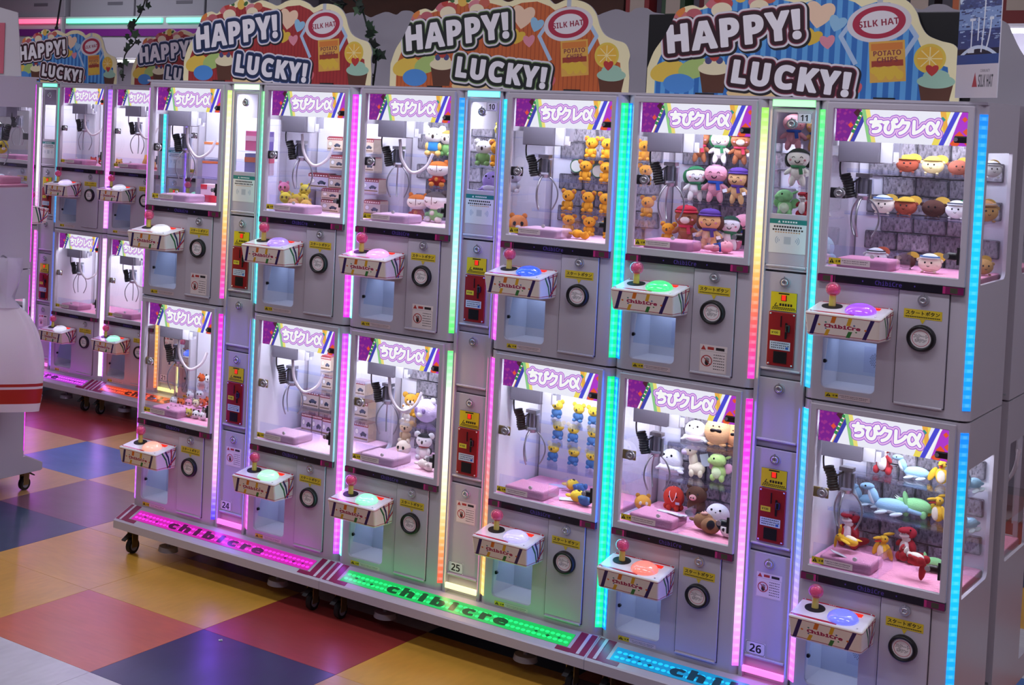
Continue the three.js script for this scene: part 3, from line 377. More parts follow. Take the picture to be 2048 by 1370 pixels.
function plinth(m, o) {
  const w = 2 * XR - XL * 1 + (COL - XR), W = COL + XR - XL, cx = (COL + XR + XL) / 2;
  const prof = new THREE.Shape(); [[0, 0], [0.50, 0], [0.51, 0.004], [0.51, 0.034], [0.505, 0.038], [0.4, 0.082], [0, 0.082]].forEach(([z, y], i) => (i ? prof.lineTo(z, y) : prof.moveTo(z, y)));
  mesh('base_plinth', G('plinth', () => new THREE.ExtrudeGeometry(prof, { depth: W - 0.004, bevelEnabled: true, bevelThickness: 0.002, bevelSize: 0.002, bevelSegments: 1 }).rotateY(-Math.PI / 2).translate(W - 0.002, 0, 0)), M.white, m, XL, 0.104, -DEPTH);
  const tilt = Math.atan2(0.044, 0.105);
  const pan = mesh('led_panel', box(W - 0.15, 0.003, 0.066), [M.dark, M.dark, baseMat(o.base), M.dark, M.dark, M.dark], m, cx, 0.104 + 0.0618, 0.052); pan.rotation.x = tilt;
  if (o.lit) area(W - 0.16, 0.06, hex(o.baseSpill ?? o.base), 2.4, m, [cx, 0.104 + 0.0665, 0.054], [cx, 0.7, 0.30]);
  for (const s of [-1, 1]) {
    const t = mesh('corner_trim', box(0.058, 0.004, 0.108), M.redtrim, m, cx + s * (W / 2 - 0.034), 0.104 + 0.0612, 0.0515); t.rotation.x = tilt; mesh('trim_stripe', box(0.011, 0.002, 0.106), M.whitestripe, t, s * 0.004, 0.003, 0);
    const f = mesh('corner_trim', box(0.052, 0.004, 0.02), M.redtrim, m, cx + s * (W / 2 - 0.085), 0.104 + 0.0437, 0.0935); f.rotation.x = tilt;
    for (const z of [0.055, -0.33]) {
      const k = mesh('caster', forkGeo, M.brass, m, cx + s * (W / 2 - 0.065), 0, z); mesh('wheel', wheelGeo, M.rubber, k, 0, 0.032, 0); mesh('wheel_hub', G('hub', () => new THREE.CylinderGeometry(0.02, 0.02, 0.022, 18).rotateZ(Math.PI / 2)), M.grey, k, 0, 0.032, 0); if (z > 0) { const b = mesh('brake_pedal', rbox(0.022, 0.006, 0.045, 0.002), M.dark, k, 0, 0.075, 0.04); b.rotation.x = 0.5; }
      mesh('leveling_foot', G('foot', () => merge([new THREE.CylinderGeometry(0.038, 0.042, 0.02, 22).translate(0, 0.058, 0), new THREE.CylinderGeometry(0.008, 0.008, 0.05, 10).translate(0, 0.085, 0)])), M.grey, m, cx + s * (W / 2 - 0.25), 0.0, z - 0.02);
    }
  }
}
function machine(label, x, z, turn, o) {
  const m = thing('crane_game_machine', label, 'crane game', x, 0, z, turn, 'double-deck crane game machines');
  plinth(m, o);
  for (const c of o.cols ?? [0, 1]) for (const u of [0, 1]) booth(m, c, u, { ...o, closed: o.closed?.[c] });
  pillar(m, o);
  const W = COL + XR - XL; mesh('top_cover', box(W, 0.008, DEPTH), M.white, m, (COL + XR + XL) / 2, Y0[1] + UNIT - 0.003, -DEPTH / 2);
  return m;
}

const S = (seen, spill, k = 1) => ({ seen, spill, k });
const CY = S(['#0a78ff', '#08b0ff', '#08b8ff', '#08a4ff', '#0a86ff'], '#1450ff', 1.1), TEAL = S(['#10d868', '#10f0a0', '#10e4a8', '#10f08c', '#10dc90'], '#10b0d0'), THINCY = S(['#4ae0ff', '#38c8ff', '#30b8ff'], '#1470ff');
const PINK = S(['#d020e0', '#ff40f0', '#ff34ea', '#ff3cf0', '#e828f0'], '#c838ff', 0.8), PALETEAL = S(['#90ffd0', '#8cf8e8', '#80e8e8'], '#60e0d0', 0.5), VIO = S(['#d060ff', '#e070ff', '#c860f8'], '#a040ff', 0.7);
const led1 = [[S(['#e070ff', '#d860ff', '#c060f8'], '#b040ff', 0.6), S(['#d070ff', '#e060f8', '#c850f0'], '#b040ff', 0.6)],
  [S(['#ff20c0', '#ff50e8', '#ff90ff', '#ffb8ff', '#e8a0ff', '#4a38ff'], '#7a48ff', 1.2), S(['#c8ff78', '#fbffd0', '#fffbd0', '#fff0b0', '#ffb060', '#ff5070', '#ff40d0'], '#ffe8a0', 0.5)],
  [S(['#60d8e8', '#58b8ff', '#6a80ff', '#c070ff', '#ff60d8'], '#5a50ff', 0.9), S(['#90f8a0', '#70f0d8', '#60e0e8', '#58d0e8'], '#60e0c0', 0.5)],
  [S(['#c030f0', '#f050ff', '#ff68ff', '#ff58f8', '#c040ff'], '#b050ff', 0.7), PINK]].map((a) => a);
const led2 = [[PALETEAL, PALETEAL], [S(['#60ff80', '#f0ffe8', '#fffbe8', '#fff0c0', '#ffb060', '#ff5040'], '#ffd8a0', 0.6), S(['#1c80ff', '#30d8ff', '#60f0f8', '#a0fff0', '#c8ffe8', '#50f060'], '#30a8ff', 0.8)],
  [S(['#f050e8', '#ff60d0', '#ff8080', '#ffa050', '#ffe080'], '#ff60b0', 0.6), S(['#28d8ff', '#40a0ff', '#9080ff', '#e070ff', '#f060f0'], '#7050ff', 0.8)], [TEAL, TEAL]];
const led3 = [[CY, CY], [S(['#ff20b8', '#ff38d8', '#ff70e8', '#ffa0f4', '#ffb0ff', '#d870ff'], '#8848ff', 1.25), S(['#90ff50', '#f8ffc0', '#fff8d0', '#ffe890', '#ff9048', '#ff4860', '#ff38c0'], '#ffe0a0', 0.5)],
  [S(['#28c8ff', '#40b0ff', '#7a90ff', '#c890ff', '#ff70f0'], '#4a58ff', 1.1), S(['#60f070', '#40f0c0', '#30e8f0', '#38d8ff', '#30b8ff'], '#38d0e0', 0.7)], [CY, CY]];
const ledA = [[VIO, VIO], [S(['#ff60d0', '#ff60f0', '#ffb0ff', '#fff0ff'], '#d050ff'), S(['#d0ffd8', '#fffff0', '#fff0ff', '#ff70e0'], '#e8d0ff')], [S(['#5080ff', '#7080ff', '#a060ff'], '#5048ff'), S(['#40f0b0', '#40e0f0', '#4090ff'], '#40a0ff')], [S(['#ffc0ff', '#ffe0ff', '#ffffff'], '#c070ff'), S(['#9060ff', '#ff80f8', '#ff90ff', '#ffa0ff'], '#b050ff')]];
const ledB = [[VIO, VIO], [S(['#fff0a0', '#ffe890', '#ffb050', '#ff8040'], '#ffc080', 0.6), S(['#40f0ff', '#40e8ff', '#50d0ff'], '#40a0ff')], [S(['#fff0a0', '#fff0a0'], '#ffe0a0', 0.5), S(['#8060ff', '#a060ff'], '#7048ff')], [VIO, VIO]];
// [left column lower, left column upper, right column lower, right column upper]
const m1 = machine('white double-deck crane game with magenta lit base, numbered 24', 0, 0, 0, { led: led1, lit: true, lit2: true, booth: 1, topBar: '#b8ffb0', topBarSpill: '#90ff90', lowBar: '#ff50d0', base: '#ff28d8', baseSpill: '#e020ff', low: '24', caseLight: 130, button: ['#ffb8a0', '#e8e8ee', '#b8ffd0', '#b090ff'], hand: [0, 1, 0, 0], closed: [{}, { 0: [0] }], hose: [1, 1, 1, 1], pale: [0, 1, 1, 1] });
const m2 = machine('white double-deck crane game with green lit base, numbered 10 above and 25 below', PERIOD, 0, 0, { led: led2, lit: true, lit2: true, booth: 1, topBar: '#38e8ff', topBarSpill: '#20a0ff', lowBar: '#fff8a8', lowBarSpill: '#fff090', base: '#1cf878', top: '10', low: '25', caseLight: 130, button: ['#a0f8d0', '#f0b0ff', '#c8c0ff', '#4068ff'], hand: [0, 1, 0, 0], stone: [1, 1, 0, 1], closed: [{}, { 0: [0] }], hose: [1, 1, 0, 0], pale: [1, 1, 0, 1] });
const m3 = machine('white double-deck crane game with blue lit base, numbered 11 above and 26 below', 2 * PERIOD, 0, 0, { led: led3, lit: true, lit2: true, booth: 1, topBar: '#80ff90', topBarSpill: '#60ff80', lowBar: '#ff58c8', base: '#14b4ff', baseSpill: '#1050ff', top: '11', low: '26', caseLight: 4, button: ['#ff8878', '#48f088', '#7880ff', '#a858ff'], hand: [0, 1, 0, 0], stone: [1, 1, 1, 1], closed: [{}, { 0: [0] }] });
const BZ = -1.871, BX = -3.0966 - 0.0;   // the row across the rear aisle
const mA = machine('white crane game with violet lit base in the row across the rear aisle', BX, BZ, 0, { led: ledA, lit: true, booth: 0.9, topBar: '#50ffc0', lowBar: '#ff60d0', base: '#e050ff', button: ['#b0b0c0', '#b0b0c0', '#e0e0f0', '#e0d0ff'], hose: [0, 0, 1, 1], cols: [0, 1], closed: [{}, { 0: [0] }] });
const mB = machine('white crane game numbered 21 with orange lit base across the rear aisle', BX + PERIOD, BZ, 0, { led: ledB, lit: true, booth: 0.9, topBar: '#50ffc0', lowBar: '#fff080', base: '#ff5828', low: '21', button: ['#b0ffe0', '#e0e0f0', '#4070ff', '#a0ffd0'], hose: [1, 1, 0, 0], closed: [{}, { 0: [0] }] });
const mL = machine('white crane game seen from its closed side beside the hanging prize bag', -0.957, -0.23, Math.PI, { led: [[PINK, PINK], [PINK, PINK], [VIO, VIO], [VIO, VIO]], booth: 0.8, topBar: '#50ffc0', lowBar: '#ff60d0', base: '#c050ff', button: ['#e0e0f0', '#e0e0f0', '#e0e0f0', '#e0e0f0'] });
// machines standing back to back with the front row: only their backs, tops and one side show
for (let i = 0; i < 3; i++) {
  const m = thing('crane_game_machine', ['white crane game backing onto the machine with the magenta base', 'white crane game backing onto the machine with the green base', 'white crane game with dark gap backing onto the blue based machine'][i], 'crane game', (i + 1) * PERIOD - 0.044, 0, -0.89, Math.PI, 'crane games backing onto the front row');
  for (const c of [0, 1]) for (const u of [0, 1]) {
    mesh('cabinet_shell', shellGeo, M.white, m, c * COL, Y0[u], 0); if (i === 2 && c === 0) { const g = mesh('side_glass', plane(0.312, 0.382), M.glass, m, XL + 0.005, Y0[u] + 0.58, -0.185); g.rotation.y = Math.PI / 2; mesh('prize_floor', rbox(0.42, 0.022, 0.36, 0.006), M.pinkfur, m, 0.209, Y0[u] + 0.391, -0.198); mesh('fur_block', rbox(0.15, 0.034, 0.13, 0.01, 3), M.pinkfur, m, 0.09, Y0[u] + 0.418, -0.26); mesh('hose', G('hose', () => 0), M.whitestripe, m, -0.04, Y0[u] + 0.78, -0.2); mesh('light_tube', box(0.33, 0.012, 0.02), M.tube, m, 0.215, Y0[u] + 0.874, -0.19); area(0.34, 0.05, 0xeef0ff, 7, m, [0.212, Y0[u] + 0.862, -0.19], [0.212, Y0[u], -0.215]); }
  }
  mesh('base_plinth', box(COL + XR - XL, 0.082, 0.5), M.white, m, (COL + XR + XL) / 2, 0.145, -0.15); mesh('top_cover', box(COL + XR - XL, 0.008, DEPTH), M.white, m, (COL + XR + XL) / 2, Y0[1] + UNIT - 0.003, -DEPTH / 2);
  for (const [x, z] of [[0.04, 0.05], [1.0, 0.05], [0.04, -0.33], [1.0, -0.33]]) { const k = mesh('caster', forkGeo, M.brass, m, x, 0, z); mesh('wheel', wheelGeo, M.rubber, k, 0, 0.032, 0); }
}

// ------------------------------------------------------------------ header signs on top of the machines
const HW = 0.955, HH = 0.335;
function headerShape() {
  const s = new THREE.Shape(), p = [[0.0, 0], [0.0, 0.085], [0.02, 0.14], [0.05, 0.185], [0.075, 0.235], [0.095, 0.275], [0.14, 0.292], [0.175, 0.283], [0.205, 0.312], [0.255, 0.322], [0.285, 0.338], [0.325, 0.338], [0.355, 0.322], [0.405, 0.335], [0.455, 0.322], [0.49, 0.312], [0.54, 0.331], [0.6, 0.333], [0.645, 0.318], [0.67, 0.302], [0.71, 0.316], [0.76, 0.313], [0.80, 0.295], [0.825, 0.265], [0.84, 0.225], [0.86, 0.195], [0.895, 0.178], [0.935, 0.165], [0.953, 0.13], [0.95, 0.1], [0.955, 0.05], [0.955, 0]];
  s.moveTo(...p[0]); s.lineTo(...p[1]); s.splineThru(p.slice(2, -1).map((a) => new THREE.Vector2(...a))); s.lineTo(...p[p.length - 1]); s.lineTo(0, 0); return s;
}
const headTex = {};
function headerTex(kind) {
  return headTex[kind] ??= canvasTex(1536, 540, (g, W, H) => {
    const X = (u) => u / HW * W, Y = (v) => H - v / HH * H, sc = W / HW;
    const bgc = { red: '#a02c2c', orange: '#c0602c', blue: '#5aa0d8' }[kind];
    g.fillStyle = '#ece4b4'; g.fillRect(0, 0, W, H);
    // inner field
    const pts = [[0.028, 0], [0.028, 0.085], [0.05, 0.14], [0.08, 0.19], [0.105, 0.24], [0.14, 0.268], [0.2, 0.284], [0.255, 0.3], [0.3, 0.315], [0.36, 0.298], [0.41, 0.31], [0.46, 0.298], [0.49, 0.29], [0.54, 0.308], [0.6, 0.312], [0.65, 0.294], [0.67, 0.28], [0.71, 0.294], [0.75, 0.292], [0.79, 0.272], [0.81, 0.23], [0.835, 0.18], [0.86, 0.12], [0.92, 0.1], [0.93, 0]];
    g.fillStyle = bgc; g.beginPath(); pts.forEach(([a, b], i) => (i ? g.lineTo(X(a), Y(b)) : g.moveTo(X(a), Y(b)))); g.fill();
    g.save(); g.clip(); if (kind === 'blue') { g.fillStyle = '#2c6cb4'; for (let i = 0; i < 30; i++) { g.fillRect(i * 52, 0, 26, H); } } else { g.fillStyle = kind === 'red' ? '#8c2226' : '#a84e24'; for (let i = 0; i < 60; i++) g.fillRect(i * 26, 0, 6, H); } g.restore();
    const el = (u, v, a, b, c, rot = 0) => { g.fillStyle = c; g.beginPath(); g.ellipse(X(u), Y(v), a * sc, b * sc, rot, 0, 7); g.fill(); };
    const heart = (u, v, r, c, rot = 0) => { g.save(); g.translate(X(u), Y(v)); g.rotate(rot); g.scale(r * sc, r * sc); g.fillStyle = c; g.beginPath(); g.moveTo(0, 0.95); g.bezierCurveTo(-1.5, -0.1, -0.8, -1.2, 0, -0.45); g.bezierCurveTo(0.8, -1.2, 1.5, -0.1, 0, 0.95); g.fill(); g.restore(); };
    const cup = (u, v, k, cream, berries) => { g.fillStyle = '#5a3424'; g.beginPath(); g.moveTo(X(u - 0.05 * k), Y(v)); g.lineTo(X(u + 0.05 * k), Y(v)); g.lineTo(X(u + 0.036 * k), Y(v - 0.075 * k)); g.lineTo(X(u - 0.036 * k), Y(v - 0.075 * k)); g.fill(); el(u, v + 0.008 * k, 0.055 * k, 0.022 * k, cream); el(u, v + 0.025 * k, 0.038 * k, 0.02 * k, cream); if (berries) { el(u - 0.02 * k, v + 0.035 * k, 0.012 * k, 0.012 * k, '#4a4a78'); el(u + 0.018 * k, v + 0.036 * k, 0.012 * k, 0.012 * k, '#4a4a78'); el(u, v + 0.055 * k, 0.018 * k, 0.022 * k, '#b03a34'); } };
    el(0.07, 0.075, 0.06, 0.034, '#e2c04c', -0.25); el(0.16, 0.085, 0.055, 0.032, '#a8c470', -0.3); el(0.11, 0.035, 0.053, 0.032, '#4c8cd0');
    cup(0.225, 0.078, 0.95, '#e6dcb4', true);
    for (const [u, v, a, c] of [[0.11, 0.25, 0.03, '#c87070'], [0.15, 0.262, 0.026, '#b85c64'], [0.215, 0.3, 0.03, '#c66a72'], [0.25, 0.295, 0.026, '#b84a48'], [0.355, 0.3, 0.03, '#d08088'], [0.39, 0.31, 0.022, '#c0604c'], [0.125, 0.235, 0.03, '#e8d8b0'], [0.24, 0.275, 0.034, '#e8dcb8'], [0.36, 0.285, 0.03, '#e6d9b4']]) el(u, v, a, a * 0.72, c);
    heart(0.102, 0.272, 0.02, '#d8803a'); el(0.225, 0.315, 0.014, 0.016, '#b83a30'); el(0.3, 0.318, 0.02, 0.02, '#e0b850'); el(0.255, 0.322, 0.012, 0.008, '#3a6a34', 0.6); el(0.325, 0.322, 0.012, 0.008, '#3a6a34', -0.6);
    heart(0.548, 0.262, 0.05, '#e8c8a8', 0.15); heart(0.602, 0.232, 0.03, '#8cbcd8', 0.3); heart(0.53, 0.19, 0.032, '#d8b43c', 0.35); heart(0.575, 0.175, 0.026, '#d88a98', -0.1); heart(0.66, 0.03, 0.028, '#c8606a');
    // claw with the oval sign
    g.strokeStyle = '#a8c2dc'; g.lineWidth = 22; g.lineJoin = 'round'; for (const sgn of [-1, 1]) { g.beginPath(); g.moveTo(X(0.722 + sgn * 0.085), Y(0.225)); g.lineTo(X(0.722 + sgn * 0.108), Y(0.19)); g.lineTo(X(0.722 + sgn * 0.06), Y(0.105)); g.stroke(); } g.fillStyle = '#b4bcc4'; g.fillRect(X(0.714), 0, 26, Y(0.27));
    el(0.722, 0.232, 0.092, 0.06, '#d2cfd2', -0.12); el(0.722, 0.233, 0.076, 0.049, '#a82240', -0.12); el(0.722, 0.233, 0.056, 0.035, '#dcd8da', -0.12);
    g.save(); g.translate(X(0.722), Y(0.222)); g.rotate(-0.12); g.fillStyle = '#8c2038'; g.font = 'bold 44px sans-serif'; g.textAlign = 'center'; g.fillText('SILK HAT', 0, 0); g.restore();
    // crisp bag
    g.save(); g.translate(X(0.752), Y(0.115)); g.rotate(-0.08); g.fillStyle = '#d8a648'; g.fillRect(-82, -100, 164, 200); g.fillStyle = '#d07c34'; g.fillRect(-72, -90, 144, 34); g.fillStyle = '#9c3a28'; g.fillRect(-72, -6, 144, 30); g.fillStyle = '#dcb83c'; for (let i = 0; i < 9; i++) { g.beginPath(); g.ellipse(-58 + i * 14, 40 + (i % 3) * 14, 22, 18, i, 0, 7); g.fill(); } g.fillStyle = '#7a2c3c'; g.font = 'bold 34px sans-serif'; g.textAlign = 'center'; g.fillText('POTATO', 0, -30); g.fillText('CHIPS', 0, 2); g.restore();
    // lemon cup cake
    el(0.87, 0.125, 0.044, 0.044, '#dcc04a'); el(0.87, 0.125, 0.036, 0.036, '#e4b43c'); g.strokeStyle = '#efdc9a'; g.lineWidth = 5; for (let i = 0; i < 8; i++) { g.beginPath(); g.moveTo(X(0.87), Y(0.125)); g.lineTo(X(0.87) + Math.cos(i * 0.785) * 0.034 * sc, Y(0.125) + Math.sin(i * 0.785) * 0.034 * sc); g.stroke(); }
    cup(0.89, 0.05, 0.95, '#9cc4ac', false); heart(0.878, 0.092, 0.02, '#b83430');
    g.fillStyle = '#b86a5c'; g.fillRect(X(0.465), Y(0.03), 220, 60); g.fillStyle = '#ecd8c8'; g.font = 'bold 40px serif'; g.save(); g.translate(X(0.48), Y(0.012)); g.rotate(0.08); g.fillText('CHOCOLATE', 0, 0); g.restore(); el(0.36, 0.008, 0.09, 0.022, '#e4c890');
    // lettering
    const edge = { red: '#16284c', orange: '#0c1410', blue: '#2c0c18' }[kind], halo = { red: '#2c4c88', orange: '#6c8c54', blue: '#7a2c40' }[kind];
    const word = (txt, u, v, size, rot, step) => {
      g.save(); g.translate(X(u), Y(v)); g.rotate(rot); g.font = 'bold ' + size + 'px sans-serif'; g.lineJoin = 'round'; g.textAlign = 'left';
      for (const [w, c, dx] of [[92, '#15131a', 6], [80, '#d8d4d8', 0], [60, halo, 0], [50, edge, 0], [12, '#e9e7ea', 0]]) { let x = 0; for (const ch of txt) { g.strokeStyle = c; g.lineWidth = w; g.strokeText(ch, x + dx, dx); if (w === 12) { g.fillStyle = c; g.fillText(ch, x, 0); } x += g.measureText(ch).width + step; } }
      g.restore();
    };
    word('LUCKY!', 0.277, 0.045, 156, 0.10, 14); word('HAPPY!', 0.06, 0.135, 196, -0.12, 8);
  });
}
const headGeo = G('head', () => new THREE.ExtrudeGeometry(headerShape(), { depth: 0.006, bevelEnabled: false, curveSegments: 4 })), headFace = G('headface', () => { const g = new THREE.ShapeGeometry(headerShape(), 4), p = g.attributes.position, u = g.attributes.uv; for (let i = 0; i < p.count; i++) u.setXY(i, p.getX(i) / HW, p.getY(i) / HH); return g; });
const board = mat(0xb4b0b8, 0.8), headMat = {};
function header(kind, label, x, z, turn = 0, backing = false) {
  const t = thing('header_sign', label, 'sign', x, Y0[1] + UNIT + 0.002, z, turn, 'cut-out header signs'); mesh('board', headGeo, board, t); mesh('printed_face', headFace, headMat[kind] ??= printed(headerTex(kind), 0.55), t, 0, 0, 0.0072);
  if (backing) mesh('backing_board', rbox(0.99, 0.262, 0.008, 0.003), M.black, t, 0.485, 0.133, -0.012);
  mesh('stand_foot', box(0.06, 0.006, 0.09), M.dark, t, 0.2, 0.003, -0.03); mesh('stand_foot', box(0.06, 0.006, 0.09), M.dark, t, 0.75, 0.003, -0.03); return t;
}
header('red', 'red cut-out sign reading HAPPY! LUCKY! on top of machine 24', 0.098, -0.1);
header('orange', 'orange cut-out sign reading HAPPY! LUCKY! on top of machine 25', 1.138, -0.1);
header('blue', 'blue striped cut-out sign reading HAPPY! LUCKY! on top of machine 26', 2.155, -0.1, 0, true);
header('blue', 'blue striped HAPPY! LUCKY! cut-out sign on the violet lit machine of the rear row', BX + 0.06, BZ - 0.1);
header('red', 'red HAPPY! LUCKY! cut-out sign on the orange lit machine of the rear row', BX + PERIOD + 0.06, BZ - 0.1);
header('orange', 'bare grey back of a sign behind the red header sign', 1.06, -0.78, Math.PI);
header('red', 'bare grey back of a sign behind the orange header sign', 2.12, -0.78, Math.PI);
header('orange', 'bare grey back of a sign behind the hanging poster', 3.17, -0.78, Math.PI);

// ------------------------------------------------------------------ prizes
const plushMats = new Map();
const plush = (c) => { if (!plushMats.has(c)) plushMats.set(c, mat(c, 0.95, 0, { bumpMap: furBump, bumpScale: 0.0012 })); return plushMats.get(c); };
const EYE = mat(0x0e0c0e, 0.25);
const smile = (x, y, z, r, up = false) => new THREE.TorusGeometry(r, r * 0.2, 6, 10, Math.PI).rotateZ(up ? 0 : Math.PI).translate(x, y, z);
// every builder makes a figure one unit tall, standing on y = 0 and facing +z
const PLUSH = {
  doll(t, o) {
    mesh('body', G('doll.body', () => merge([ell(0.19, 0.22, 0.15, 0, 0.33, 0), ell(0.085, 0.19, 0.09, -0.12, 0.13, 0.02, 12, -0.2), ell(0.085, 0.19, 0.09, 0.12, 0.13, 0.02, 12, 0.2), ell(0.065, 0.16, 0.065, -0.22, 0.36, 0.02, 12, -0.9), ell(0.065, 0.16, 0.065, 0.22, 0.36, 0.02, 12, 0.9)])), plush(o.c), t);
    mesh('head', G('doll.head', () => ell(0.29, 0.25, 0.22, 0, 0.70, 0.01, 20)), plush(o.c), t);
    mesh('eyes', G('doll.eyes', () => merge([smile(-0.10, 0.72, 0.215, 0.035, true), smile(0.10, 0.72, 0.215, 0.035, true), smile(0, 0.65, 0.225, 0.06)])), EYE, t);
    mesh('cheeks', G('doll.cheek', () => merge([ell(0.045, 0.03, 0.02, -0.17, 0.665, 0.175, 10), ell(0.045, 0.03, 0.02, 0.17, 0.665, 0.175, 10)])), plush(0xe89aa4), t);
    if (o.hair) mesh('hair', G('doll.hair', () => merge([new THREE.SphereGeometry(0.305, 20, 8, 0, 7, 0, 1.25).scale(1, 0.9, 0.9).rotateX(-0.42).translate(0, 0.71, -0.01), ell(0.12, 0.2, 0.12, -0.24, 0.66, -0.06), ell(0.12, 0.2, 0.12, 0.24, 0.66, -0.06)])), plush(o.hair), t);
    if (o.hat) mesh('hat', G('doll.hat', () => merge([ell(0.27, 0.12, 0.22, 0.0, 0.92, -0.02, 18), ell(0.3, 0.05, 0.25, 0, 0.86, 0, 18), ell(0.03, 0.04, 0.03, 0, 1.02, -0.02, 8)])), plush(o.hat), t);
    if (o.ears) mesh('ears', G('doll.ears', () => merge([ell(0.07, 0.07, 0.04, -0.24, 0.86, 0, 12), ell(0.07, 0.07, 0.04, 0.24, 0.86, 0, 12)])), plush(o.c), t);
    if (o.muzzle) mesh('muzzle', G('doll.muz', () => ell(0.13, 0.10, 0.06, 0, 0.65, 0.195, 14)), plush(o.muzzle), t);
    if (o.scarf) mesh('scarf', G('doll.scarf', () => merge([new THREE.TorusGeometry(0.15, 0.045, 8, 18).rotateX(Math.PI / 2).scale(1, 1, 0.9).translate(0, 0.485, 0.01), new THREE.BoxGeometry(0.09, 0.2, 0.03).rotateZ(0.15).translate(0.09, 0.38, 0.15)])), plush(o.scarf), t);
    if (o.tag) { const g = mesh('paper_tag', box(0.11, 0.09, 0.006), mat(0xf2f2f2, 0.6), t, 0.26, 0.28, 0.12); g.rotation.z = 0.3; }
  },
  bear(t, o) {
    mesh('body', G('bear.body', () => merge([ell(0.22, 0.24, 0.18, 0, 0.25, 0), ell(0.10, 0.09, 0.14, -0.17, 0.09, 0.12, 12), ell(0.10, 0.09, 0.14, 0.17, 0.09, 0.12, 12), ell(0.07, 0.13, 0.09, -0.2, 0.3, 0.09, 12), ell(0.07, 0.13, 0.09, 0.2, 0.3, 0.09, 12)])), plush(o.body ?? o.c), t);
    mesh('head', G('bear.head', () => merge([ell(0.29, 0.25, 0.22, 0, 0.66, 0.02, 20), ell(0.12, 0.12, 0.06, -0.26, 0.86, 0, 14), ell(0.12, 0.12, 0.06, 0.26, 0.86, 0, 14)])), plush(o.c), t);
    if (o.inner) mesh('inner_ears', G('bear.inear', () => merge([ell(0.07, 0.07, 0.03, -0.26, 0.85, 0.045, 12), ell(0.07, 0.07, 0.03, 0.26, 0.85, 0.045, 12)])), plush(o.inner), t);
    if (o.patch) mesh('patches', G('bear.patch', () => merge([new THREE.SphereGeometry(0.30, 18, 8, 0, 7, 0, 1.0).scale(0.98, 0.9, 0.8).translate(0, 0.665, 0.01), ell(0.1, 0.12, 0.1, -0.2, 0.3, 0.0, 12), ell(0.1, 0.12, 0.1, 0.2, 0.3, 0, 12)])), plush(o.patch), t);
    mesh('nose', G('bear.nose', () => ell(0.045, 0.07, 0.04, 0, 0.63, 0.235, 12)), plush(o.nose ?? 0x3a2620), t); mesh('eyes', G('bear.eyes', () => merge([ell(0.028, 0.03, 0.02, -0.12, 0.70, 0.2, 10), ell(0.028, 0.03, 0.02, 0.12, 0.70, 0.2, 10)])), EYE, t);
    if (o.muzzle) mesh('muzzle', G('bear.muz', () => ell(0.15, 0.11, 0.07, 0, 0.60, 0.19, 14)), plush(o.muzzle), t);
    if (o.collar) mesh('collar', G('bear.collar', () => new THREE.TorusGeometry(0.16, 0.03, 8, 18).rotateX(Math.PI / 2).translate(0, 0.455, 0.01)), plush(o.collar), t);
    if (o.shirt) mesh('shirt', G('bear.shirt', () => new THREE.SphereGeometry(0.255, 18, 10, 0, 7, 0.5, 1.5).scale(0.95, 0.95, 0.8).translate(0, 0.26, 0.005)), plush(o.shirt), t);
  },
  critter(t, o) {
    mesh('body', G('crit.body', () => merge([ell(0.52, 0.40, 0.34, 0, 0.41, 0, 22), ell(0.07, 0.05, 0.07, -0.27, 0.04, 0.2, 10), ell(0.07, 0.05, 0.07, 0.27, 0.04, 0.2, 10), ell(0.1, 0.08, 0.04, -0.5, 0.58, 0.03, 10, 0.5), ell(0.1, 0.08, 0.04, 0.5, 0.58, 0.03, 10, -0.5)])), plush(o.c), t);
    mesh('eyes', G('crit.eyes', () => merge([ell(0.045, 0.05, 0.03, -0.14, 0.48, 0.315, 10), ell(0.045, 0.05, 0.03, 0.14, 0.48, 0.315, 10), smile(0, 0.34, 0.335, 0.05)])), EYE, t);
    if (o.hat) mesh('hat', G('crit.hat', () => merge([new THREE.SphereGeometry(0.4, 20, 8, 0, 7, 0, 1.35).scale(1, 0.62, 0.75).translate(0, 0.66, 0), new THREE.CylinderGeometry(0.44, 0.46, 0.05, 22).scale(1, 1, 0.78).translate(0, 0.70, 0.02)])), plush(o.hat), t);
    if (o.band) mesh('hat_band', G('crit.band', () => new THREE.CylinderGeometry(0.425, 0.445, 0.07, 22).scale(1, 1, 0.78).translate(0, 0.75, 0.015)), plush(o.band), t);
    mesh('paper_card', G('crit.card', () => new THREE.CylinderGeometry(0.30, 0.30, 0.01, 20).rotateX(Math.PI / 2).scale(1.1, 0.8, 1).translate(0.28, 0.72, -0.32)), mat(o.card ?? 0xe2b64a, 0.6), t);
  },
  trex(t, o) {
    mesh('body', G('trex.body', () => merge([ell(0.2, 0.27, 0.2, 0, 0.34, 0), ell(0.09, 0.13, 0.14, -0.17, 0.12, 0.06, 12), ell(0.09, 0.13, 0.14, 0.17, 0.12, 0.06, 12), ell(0.06, 0.11, 0.07, -0.19, 0.46, 0.1, 10, -0.6), ell(0.06, 0.11, 0.07, 0.19, 0.46, 0.1, 10, 0.6), ell(0.12, 0.10, 0.34, 0.05, 0.12, -0.28, 12), ell(0.18, 0.15, 0.19, 0, 0.75, -0.02, 16), ell(0.14, 0.08, 0.2, 0, 0.83, 0.14, 14)])), plush(o.c), t);
    mesh('belly', G('trex.belly', () => merge([ell(0.14, 0.23, 0.1, 0, 0.35, 0.125), ell(0.12, 0.07, 0.16, 0, 0.70, 0.14, 12), ell(0.11, 0.09, 0.1, 0, 0.60, 0.08, 12)])), plush(o.belly), t); mesh('eyes', G('trex.eyes', () => merge([ell(0.025, 0.025, 0.02, -0.14, 0.86, 0.12, 8), ell(0.025, 0.025, 0.02, 0.14, 0.86, 0.12, 8)])), EYE, t);
